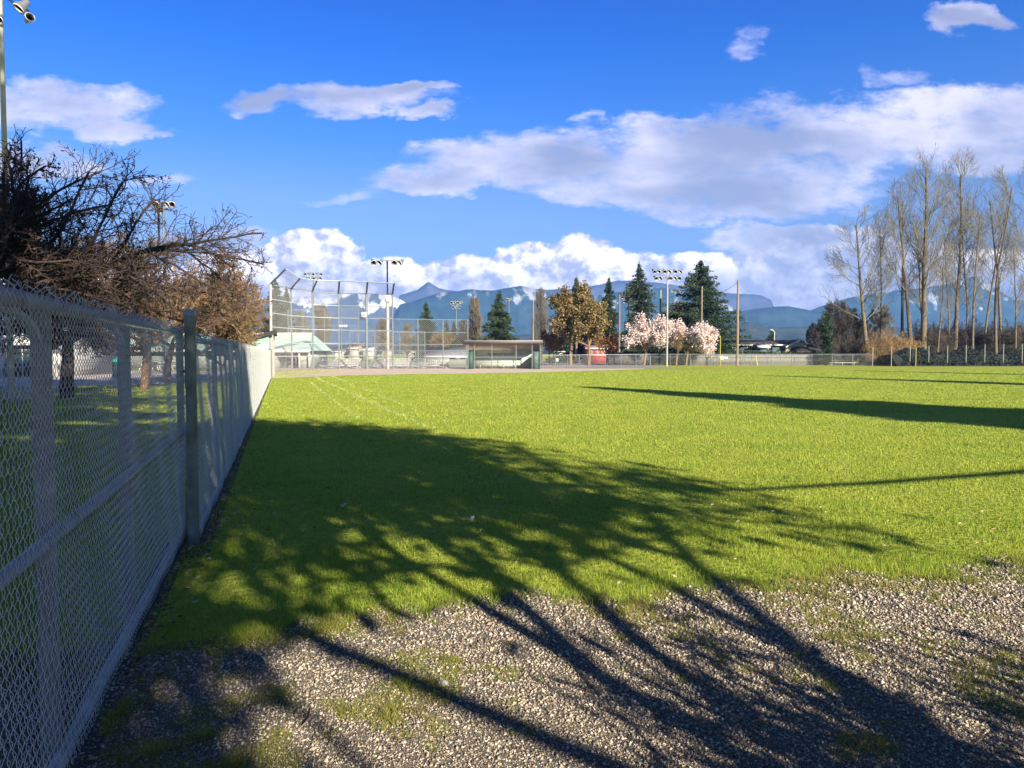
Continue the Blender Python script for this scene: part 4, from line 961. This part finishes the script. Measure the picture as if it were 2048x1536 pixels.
n1 = lamp_post(3, -40, 25, [(.45, (-.9, -.45, .45, .9)), (1.0, (-.9, .5))], 'pale floodlight post rising along the left edge of the picture', rp=.10, s=.40, polem=white_pole)
MB().tube([(at(5, 150, 25).x, 25, zz(-10, 25)), tuple(at(58, 22, 24.8))], .03, 6).build('outrigger', dark_metal, n1)
q = at(42, 14, 24.8); flood(n1, q.x, q.y, q.z, .36, math.pi + .7, -.9)
q = at(58, 36, 24.8); flood(n1, q.x, q.y, q.z, .27, math.pi - .9, .2)
q = at(4, 38, 24.8); flood(n1, q.x - .1, q.y, q.z, .27, math.pi - .2, -.8)
wood_pole = mat('weathered_wood_pole', (.50, .40, .34), .85, col2=(.36, .27, .23), scale=2, stretch=(1, 1, .3))
NP = [(1066, 601, 116, 'wooden net pole right of the central dugout, shortest in view'), (1152.5, 595, 118, 'wooden net pole in front of the brown catkin trees'), (1238, 589, 112, 'wooden net pole right of the slim conifer'), (1402, 573, 106, 'wooden net pole in front of the largest conifer'), (1474, 560, 95, 'wooden net pole standing clear at the right of the largest conifer')]
for px, top, Y, lab in NP:
    x = gx(px, Y); z = zz(top, Y); MB_ = MB().tube([(x, Y, 0), (x, Y, z)], np.array([.19, .13]), 10).build('net_pole', wood_pole, None, True); tag(MB_, lab, 'pole', 'wooden net poles')
x = gx(1320, 110); o = empty('marker_pole', (x, 110, 0), 'dark pole with a white top left of the tall white floodlight post', 'pole'); MB().tube([(x, 110, 0), (x, 110, zz(597, 110))], .14, 8).build('pole', dark_metal, o); MB().tube([(x, 110, zz(597, 110)), (x, 110, zz(580, 110))], .13, 8).build('top', white, o)
for i in range(4):
    a, b = NP[i], NP[i + 1]; A = np.array((gx(a[0], a[2]), a[2], zz(a[1], a[2]) - .3)); B = np.array((gx(b[0], b[2]), b[2], zz(b[1], b[2]) - .3)); w = np.linspace(0, 1, 13)
    P = A[None] * (1 - w[:, None]) + B[None] * w[:, None]; P[:, 2] -= np.sin(w * math.pi) * .9
    o = MB().tube(P, .02, 4).build('net_cable', dark_metal); tag(o, ['cable slung between the two leftmost net poles', 'cable slung over the slim conifer', 'cable slung past the gapped conifer', 'sagging cable between the two rightmost net poles'][i], 'cable', 'net pole cables')
x = gx(1548, 150); o = empty('street_lamp', (x, 150, 0), 'slim street lamp above the roof of the green house', 'street lamp'); MB().tube([(x, 150, 0), (x, 150, zz(664, 150)), (x - .3, 150, zz(661, 150)), (x - .5, 150, zz(660, 150))], .07, 6).build('pole', white_pole, o); MB().box(x - .85, x - .4, 149.9, 150.1, zz(660, 150) - .08, zz(660, 150) + .1).build('lamp_head', white, o)
# small boards on the fences
for px, py, w, h_, Y, lab in [(1114, 720, .13, .17, 78, 'small white notice on the fence right of the central dugout'), (1442, 716, .28, .24, YF - .1, 'white notice on the outfield fence by the yellow foul pole'), (1451, 716, .24, .13, YF - .1, 'low white notice just right of the yellow foul pole'), (915, 715, .30, .10, 83, 'small white board on the fence behind the right bleacher')]:
    q = at(px, py, Y); o = MB().box(q.x - w, q.x + w, Y - .06, Y - .03, q.z - h_, q.z + h_).build('notice', white); tag(o, lab, 'notice')
# the soccer goal frame behind the fence
for px0, px1, Y, zt_, lab in ((1485, 1560, 96, 702, 'white goal frame standing behind the outfield fence'), (1301, 1382, 97, 714, 'low white gate frame behind the outfield fence under the blossom')):
    o = empty('goal', (gx(px0, Y), Y, 0), lab, 'goal'); a, b = gx(px0, Y), gx(px1, Y); z = zz(zt_, Y)
    MB().tube([(a, Y, z), (b, Y, z)], .035, 6).build('crossbar', galv, o)
    for x in (a, b): MB().tube([(x, Y, 0), (x, Y, z)], .035, 6).build('post', galv, o)
q = MB().tube([(gx(1511, 95), 95, 1.35), (gx(1515, 95), 95, 0)], .05, 5).build('leaning_pole', mat('yellow_pole_paint', (.6, .5, .15), .6)); tag(q, 'yellow pole leaning behind the outfield fence left of the house', 'pole')
o = empty('low_bench', (gx(1690, 95), 95, 0), 'low white bench behind the outfield fence near the trailers', 'bench'); MB().box(gx(1658, 95), gx(1712, 95), 95, 95.3, .38, .43).build('seat', white, o)
for a in (1662, 1685, 1708): MB().box(gx(a, 95), gx(a, 95) + .06, 95.05, 95.25, 0, .378).build('leg', galv, o)

# ------------------------------------------------------------------ mountains
def mtn_mat(name, rock, snow, lo, hi, sc, amt):
    m = bpy.data.materials.new(name); m.use_nodes = True; t = m.node_tree; b = t.nodes['Principled BSDF']; L = t.links; b.inputs['Roughness'].default_value = 1; b.inputs['Specular IOR Level'].default_value = 0
    tcn = t.nodes.new('ShaderNodeTexCoord'); mp = t.nodes.new('ShaderNodeMapping'); mp.inputs['Scale'].default_value = (1, .35, .8); L.new(tcn.outputs['Object'], mp.inputs[0])
    n = t.nodes.new('ShaderNodeTexNoise'); n.inputs['Scale'].default_value = sc; n.inputs['Detail'].default_value = 7; n.inputs['Roughness'].default_value = .62; L.new(mp.outputs[0], n.inputs['Vector'])
    sp_ = t.nodes.new('ShaderNodeSeparateXYZ'); L.new(tcn.outputs['Object'], sp_.inputs[0])
    mr = t.nodes.new('ShaderNodeMapRange'); L.new(sp_.outputs[2], mr.inputs[0]); mr.inputs[1].default_value = lo; mr.inputs[2].default_value = hi; mr.inputs[3].default_value = -.5; mr.inputs[4].default_value = .5
    ad = t.nodes.new('ShaderNodeMath'); ad.operation = 'MULTIPLY_ADD'; L.new(mr.outputs[0], ad.inputs[0]); ad.inputs[1].default_value = amt; L.new(n.outputs['Fac'], ad.inputs[2])
    r = t.nodes.new('ShaderNodeValToRGB'); r.color_ramp.elements[0].position = .60; r.color_ramp.elements[1].position = .66; r.color_ramp.elements[0].color = (*rock, 1); r.color_ramp.elements[1].color = (*snow, 1); L.new(ad.outputs[0], r.inputs[0])
    n2 = t.nodes.new('ShaderNodeTexNoise'); n2.inputs['Scale'].default_value = sc * 2.2; n2.inputs['Detail'].default_value = 6; L.new(tcn.outputs['Object'], n2.inputs['Vector'])
    mx = t.nodes.new('ShaderNodeMix'); mx.data_type = 'RGBA'; mx.blend_type = 'MULTIPLY'; mx.inputs[0].default_value = .6; L.new(r.outputs[0], mx.inputs[6]); L.new(n2.outputs['Color'], mx.inputs[7])
    rr = t.nodes.new('ShaderNodeValToRGB'); rr.color_ramp.elements[0].position = .35; rr.color_ramp.elements[0].color = (.18, .18, .18, 1); rr.color_ramp.elements[1].position = .65; rr.color_ramp.elements[1].color = (1, 1, 1, 1); L.new(n2.outputs['Fac'], rr.inputs[0]); L.new(rr.outputs[0], mx.inputs[7])
    L.new(mx.outputs[2], b.inputs['Base Color']); return m
def vnoise(x, y, seed, octv=5):
    """value noise on arrays"""
    rg = np.random.default_rng(seed); T = rg.random((256, 256)); out = np.zeros_like(x); amp = 1.0; tot = 0
    for o in range(octv):
        xi = np.floor(x).astype(int); yi = np.floor(y).astype(int); fx = x - xi; fy = y - yi; fx = fx * fx * (3 - 2 * fx); fy = fy * fy * (3 - 2 * fy)
        a = T[xi % 256, yi % 256]; b = T[(xi + 1) % 256, yi % 256]; c = T[xi % 256, (yi + 1) % 256]; d = T[(xi + 1) % 256, (yi + 1) % 256]
        out += amp * (a * (1 - fx) * (1 - fy) + b * fx * (1 - fy) + c * (1 - fx) * fy + d * fx * fy); tot += amp; amp *= .5; x = x * 2.03 + 17.1; y = y * 2.03 + 9.2
    return out / tot
def mountain(name, prof, Y, depth, m, seed, rough=.12, nx=420, ny=46, nsc=170.0, jag=0.0):
    px = np.array([p[0] for p in prof], float); py = np.array([p[1] for p in prof], float)
    u = np.linspace(px[0], px[-1], nx); X = (u - 1024) / F * Y; hz = np.interp(u, px, [zz(v, Y) for v in py])
    hz = hz + jag * (vnoise(X / 60, X * 0 + 3.3, seed + 5, 5) - .5) * 2
    edge = np.clip(np.minimum((u - u[0]), (u[-1] - u)) / 60, 0, 1); 
    W_ = np.linspace(-1, .45, ny); G = np.zeros((nx, ny, 3))
    for j, w in enumerate(W_):
        yy = Y + w * depth; k = (1 - abs(w) ** .85) if w < 0 else (1 - (w / .45)) ** .7
        rid = (np.abs(vnoise(X / nsc + 3 + w * .6, np.full(nx, yy / nsc / 1.6), seed, 6) - .5) * 2)
        z = hz * k * (1 - rough * (1 - abs(rid)) * min(1, abs(w) * 5) * 1.6) + 0
        G[:, j, 0] = X * (1 + w * depth / Y * .5); G[:, j, 1] = yy; G[:, j, 2] = np.maximum(z * (edge * .98 + .02), 0) - (1.0 if abs(w) >= .45 and j in (0, ny - 1) else 0) * .5
    i = np.arange(nx * ny).reshape(nx, ny); f = np.stack([i[:-1, :-1], i[1:, :-1], i[1:, 1:], i[:-1, 1:]], -1).reshape(-1, 4)
    return struct(mk(name, G.reshape(-1, 3), f, m, None, True))
mt_for = mtn_mat('forested_slope', (.032, .065, .062), (.50, .53, .56), 90, 300, .012, .16)
mt_snow = mtn_mat('snowy_rock', (.06, .08, .10), (.95, .95, .98), 90, 290, .013, .42)
mt_low = mtn_mat('foothill_wood', (.06, .085, .075), (.16, .13, .11), -60, 120, .012, .12)
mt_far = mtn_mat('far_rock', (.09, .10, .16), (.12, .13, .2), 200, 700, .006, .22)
mountain('snowy_mountain', [(-900, 640), (-200, 600), (250, 590), (450, 580), (560, 600), (600, 592), (650, 590), (690, 583), (720, 590), (760, 585), (800, 596), (850, 625), (900, 660)], 3500, 800, mt_snow, 3, .8, nsc=160, jag=10)
mountain('main_mountain', [(740, 660), (786, 612), (830, 600), (880, 584), (940, 578), (985, 579), (1040, 570), (1075, 579), (1110, 589), (1140, 597), (1185, 589), (1235, 583), (1300, 572), (1350, 577), (1400, 590), (1450, 606), (1500, 640), (1540, 680)], 3000, 900, mt_for, 8, .75, jag=5)
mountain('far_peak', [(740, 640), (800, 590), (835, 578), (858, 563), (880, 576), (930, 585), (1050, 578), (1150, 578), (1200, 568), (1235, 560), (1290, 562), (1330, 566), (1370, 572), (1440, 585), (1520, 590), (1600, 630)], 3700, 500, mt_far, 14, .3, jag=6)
mountain('east_ridge', [(1400, 650), (1440, 621), (1480, 622), (1530, 614), (1575, 612), (1600, 617), (1640, 624), (1700, 640), (1800, 680)], 2700, 700, mt_for, 19, .6, jag=3)
mountain('east_mountain', [(1560, 660), (1610, 624), (1650, 608), (1680, 598), (1730, 588), (1790, 580), (1850, 575), (1910, 560), (1945, 552), (1985, 575), (2030, 602), (2100, 590), (2300, 560), (2700, 600)], 3200, 800, mt_for, 23, .7, jag=6)
mountain('foothills', [(500, 700), (650, 690), (850, 682), (1000, 670), (1300, 665), (1440, 648), (1500, 645), (1560, 652), (1640, 655), (1750, 650), (1900, 660), (2200, 640), (2600, 670)], 1500, 500, mt_low, 29, .3, nsc=90, jag=5)

# distant wood line and ground-cover
# ------------------------------------------------------------------ turf blades
def blades(name, XY, h, w, m, seed, lean=.35):
    rg = np.random.default_rng(seed); n = len(XY); a = rg.uniform(0, 2 * math.pi, n); la = rg.uniform(0, 2 * math.pi, n); l = h * lean * rg.uniform(.3, 1.6, n)
    c, s = np.cos(a) * w * .5, np.sin(a) * w * .5; x, y = XY[:, 0], XY[:, 1]; z0 = 0.002
    V_ = np.stack([np.stack([x - c, y - s, np.full(n, z0)], 1), np.stack([x + c, y + s, np.full(n, z0)], 1), np.stack([x + np.cos(la) * l, y + np.sin(la) * l, h], 1)], 1).reshape(-1, 3)
    o = mk(name, V_, np.arange(3 * n).reshape(n, 3), m); return tag(o, None, None, None, 'stuff')
def wedge(n, ya, yb, seed, half=.78):
    rg = np.random.default_rng(seed); Y = np.exp(rg.uniform(math.log(ya), math.log(yb), n)); X = rg.uniform(-half, half, n) * Y + rg.uniform(-.5, .5, n); return X, Y, rg
def blade_mat(name, isl, c1, c2, sc, trans=.35):
    return mat(name, c1, .55, col2=c2, scale=sc, island=isl, trans=trans, spec=.25)
blade_m = blade_mat('grass_blade', [(.08, .18, .012), (.21, .34, .03), (.37, .47, .06), (.60, .62, .18)], (.16, .28, .018), (.42, .45, .055), .9)
X, Y, rgx = wedge(620000, 4.0, 70, 91)
XY = np.stack([X, Y], 1)
fence_x = np.where(Y < PB.y, GA.x + gd.x / gd.y * (Y - GA.y), PB.x + fd.x / fd.y * (Y - PB.y))
side = X - fence_x
keep = (Y > edge_at(X) + rgx.normal(0, .08, len(X))) & ((side > .04 + .10 * rgx.random(len(X)) ** 2) | (side < -.10))
dirt_y = np.interp(X, [p.x for p in df], [p.y for p in df], left=999, right=999); keep &= ~((Y > dirt_y - .3) & (Y < 80)); keep &= ~((side < 0) & (Y > 36))
ph_ = gr(90, 800); 
XY, Y_ = XY[keep], Y[keep]
patch = vnoise(XY[:, 0] * 1.6 + 50, XY[:, 1] * 1.6 + 50, 4, 4)
hgt = (.008 + .050 * patch ** 2 + .020 * nf.random(len(XY))) * (1 + Y_ * .004)
near = np.clip(1 - (Y_ - edge_at(XY[:, 0])) / .5, 0, 1); hgt = hgt * (1 + .9 * near * (nf.random(len(XY)) > .6))
blades('grass', XY, hgt, np.maximum(.0032, Y_ * .00085), blade_m, 92)
# tufts on the gravel
moss_m = blade_mat('tuft_blade', [(.09, .17, .02), (.22, .30, .03), (.42, .38, .07), (.38, .25, .10)], (.14, .22, .022), (.33, .31, .06), 1.2)
X, Y, rgx = wedge(420000, 1.9, 6.2, 93)
tn = vnoise(X * 2.1 + 30, Y * 2.1 + 30, 9, 4); tn2 = vnoise(X * 9 + 30, Y * 9 + 30, 10, 3)
near_edge = np.clip(1 - (edge_at(X) - Y) / .45, 0, 1)
left = np.clip((.3 - X) / 2.0, 0, 1); right_ = np.clip((X - 1.6) / 1.5, 0, 1)
dens_ = tn * .55 + tn2 * .45 + near_edge * .16 + left * .05 + right_ * .035
fx_ = GA.x + gd.x / gd.y * (Y - GA.y)
keep = (dens_ > .562 + .05 * rgx.random(len(X))) & (Y < edge_at(X) + .05) & (np.abs(X - fx_) > .07)
XY, Y_ = np.stack([X, Y], 1)[keep], Y[keep]
blades('grass_tufts', XY, (.010 + .022 * rgx.random(keep.sum())) * (1 + 1.5 * (dens_[keep] > .72)), np.maximum(.0022, Y_ * .0008), moss_m, 94, .8)
# faded chalk lines across the turf
pale_m = blade_mat('pale_blade', [(.28, .36, .10), (.40, .46, .20), (.5, .53, .3)], (.30, .38, .12), (.42, .46, .22), 3, .2)
lx = []
for a, b_, w_, n in ((gr(631, 755), gr(886, 869), .07, 900), (gr(617, 763), gr(716, 837), .06, 300), (gr(665, 753), gr(975, 880), .06, 420)):
    t = nf.random(n); c = vnoise(t * 40 + w_ * 99, t * 0 + 5, 31, 3); t = t[c > .42]; a = np.array(a.xy); b_ = np.array(b_.xy); d_ = (b_ - a) / np.linalg.norm(b_ - a)
    lx.append(a + (b_ - a) * t[:, None] + np.array([-d_[1], d_[0]])[None] * nf.normal(0, w_, (len(t), 1)))
lx = np.concatenate(lx); blades('chalk_marks', lx, np.full(len(lx), .05), np.maximum(.004, lx[:, 1] * .0009), pale_m, 95)

# ------------------------------------------------------------------ gravel stones
peb_m = mat('gravel_stone', (.3, .28, .25), .75, island=[(.11, .095, .08), (.25, .21, .16), (.40, .34, .26), (.68, .60, .48)])
X, Y, rgx = wedge(230000, 1.9, 6.4, 96)
keep = (Y < edge_at(X) + .06 + rgx.normal(0, .06, len(X))); 
X, Y = X[keep], Y[keep]; n = len(X); s = np.maximum(.003, Y * .00125) * np.minimum(rgx.lognormal(0, .45, n), 2.6)
C = np.stack([X, Y, s * .35 + .004], 1)
base_ = np.array([(1, 0, 0), (0, 1, 0), (-1, 0, 0), (0, -1, 0), (0, 0, .75), (0, 0, -.5)])
V_ = base_[None] * s[:, None, None] * rgx.uniform(.6, 1.25, (n, 6, 1)); a = rgx.uniform(0, 6.28, n); ti = rgx.normal(0, .35, (n, 2))
x_, y_, z_ = V_[..., 0].copy(), V_[..., 1].copy(), V_[..., 2].copy(); ca, sa = np.cos(a)[:, None], np.sin(a)[:, None]
V_[..., 0] = x_ * ca - y_ * sa; V_[..., 1] = x_ * sa + y_ * ca; V_[..., 2] = z_ + V_[..., 0] * ti[:, :1] + V_[..., 1] * ti[:, 1:]
V_ += C[:, None, :]
fb_ = np.array([(0, 1, 4), (1, 2, 4), (2, 3, 4), (3, 0, 4), (1, 0, 5), (2, 1, 5), (3, 2, 5), (0, 3, 5)])
Fp = (np.arange(n) * 6)[:, None, None] + fb_[None]
tag(mk('gravel_stones', V_.reshape(-1, 3), Fp.reshape(-1, 3), peb_m), None, None, None, 'stuff')
def rock(px, py, s, m, label, name='stone', cat='stone'):
    q = gr(px, py); rg = np.random.default_rng(int(px)); g = []; nu, nv = 9, 6
    for i in range(nv + 1):
        for j in range(nu):
            th = math.pi * i / nv; ph = 2 * math.pi * j / nu; r = s * (1 + .25 * (rg.random() - .5)); g.append((q.x + r * math.sin(th) * math.cos(ph) * 1.2, q.y + r * math.sin(th) * math.sin(ph), s * .35 + r * .6 * math.cos(th)))
    f = [(i * nu + j, i * nu + (j + 1) % nu, (i + 1) * nu + (j + 1) % nu, (i + 1) * nu + j) for i in range(nv) for j in range(nu)]
    o = mk(name, g, f, m, None, True); tag(o, label, cat); return o
rock(885, 1371, .026, mat('pale_stone', (.55, .53, .50), .7), 'single pale stone lying on the sunlit gravel')
rock(1580, 1163, .03, mat('dry_clump', (.30, .20, .13), .9, bump=1, bscale=90), 'dry brown clump at the edge of grass and gravel', 'dry_clump', 'plant debris')
# fallen leaves and scraps
for px, py, s, c, lab in ((684, 1020, .045, (.5, .42, .33), 'curled pale dry leaf lying in the shaded grass'), (941, 1047, .035, (.75, .73, .68), 'tiny white scrap lying in the shaded grass')):
    q = gr(px, py); v = [(q.x + s * math.cos(a) * (1 + .3 * math.sin(3 * a)), q.y + s * math.sin(a), .055 + .018 * math.sin(2 * a)) for a in np.linspace(0, 6.28, 11)[:-1]] + [(q.x, q.y, .045)]
    me = bpy.data.meshes.new('fallen_leaf'); me.from_pydata(v, [], [(i, (i + 1) % 10, 10) for i in range(10)]); o = link('fallen_leaf', me, mat('dry_leaf', c, .8)); tag(o, lab, 'leaf')
# litter of tiny dry bits along the fence and over the gravel
n = 900; rl_ = np.random.default_rng(55); Xl = rl_.uniform(-3.2, 5, n); Yl = rl_.uniform(2, 9, n); fxl = np.where(Yl < PB.y, GA.x + gd.x / gd.y * (Yl - GA.y), PB.x + fd.x / fd.y * (Yl - PB.y))
kk = np.arange(n) < 420; Xl = np.where(kk, fxl + .06 + np.abs(rl_.normal(0, .12, n)), Xl); ok = Xl > fxl + .04
v, f = quads(np.stack([Xl, Yl, np.where(Yl > edge_at(Xl), .03, .014)], 1)[ok], .012, rl_, 1.6, np.array([[1, .3, .1]])); tag(mk('leaf_litter', v, f, mat('dry_litter', (.3, .2, .12), .9, island=[(.10, .06, .035), (.30, .20, .11), (.50, .42, .30)])), None, None, None, 'stuff')
# twigs on the gravel
rt_ = random.Random(9)
for i, (px, py, l, lab) in enumerate([(610, 1455, .16, 'short twig on the gravel near the big green tuft'), (1130, 1236, .22, 'thin twig lying where grass meets gravel'), (1990, 1128, .25, 'pale curved twig at the right edge of the grass'), (350, 1250, .2, 'dry stalk on the sunlit grass by the fence foot'), (455, 955, .3, 'pale stalk poking from under the side fence')]):
    q = gr(px, py); a = rt_.uniform(0, 3); P = [(q.x + math.cos(a) * l * t + .02 * math.sin(5 * t), q.y + math.sin(a) * l * t, .02 + .03 * math.sin(3 * t)) for t in np.linspace(-.5, .5, 7)]
    tag(MB().tube(P, .003, 5).build('twig', mat('dry_twig', (.35, .25, .16), .8)), lab, 'twig')

# ------------------------------------------------------------------ the limb whose shadow crosses the turf at right
te = math.tan(R(SUN_EL))
limb = empty('leaning_tree', pq(22, -3.0), 'bare tree off to the right with one long level limb', 'tree', 'trees off to the right')
def lq(p, q, h): x, y, _ = pq(p, q - h / te); return (x, y, h)
bx, by, _ = pq(22, -3.0)
MB().tube([(bx, by, 0), (bx, by, 3.0), lq(22.0, 5.2, 4.1), (bx + .3, by, 8)], np.array([.2, .16, .14, .03]), 8).build('trunk', bark_cherry, limb, True)
MB().tube([lq(22.0, 5.2, 4.1), lq(15, 5.15, 4.1), lq(11.2, 5.3, 4.0), lq(8.6, 5.8, 3.9), lq(6.7, 6.3, 3.9), lq(5.2, 7.6, 3.8)], np.array([.10, .075, .06, .05, .04, .02]), 7).build('limb', bark_cherry, limb, True)

# ------------------------------------------------------------------ air
hz = MB().box(-5400, 5400, -700, 4150, -1, 440).build('haze', None); hz['kind'] = 'stuff'
hm = bpy.data.materials.new('haze'); hm.use_nodes = True; t = hm.node_tree
for n in list(t.nodes): t.nodes.remove(n)
pv = t.nodes.new('ShaderNodeVolumePrincipled'); pv.inputs['Color'].default_value = (.20, .46, 1.0, 1); pv.inputs['Density'].default_value = 2.1e-4; pv.inputs['Anisotropy'].default_value = 0.0
ou = t.nodes.new('ShaderNodeOutputMaterial'); t.links.new(pv.outputs[0], ou.inputs['Volume'])
hz.data.materials.append(hm)
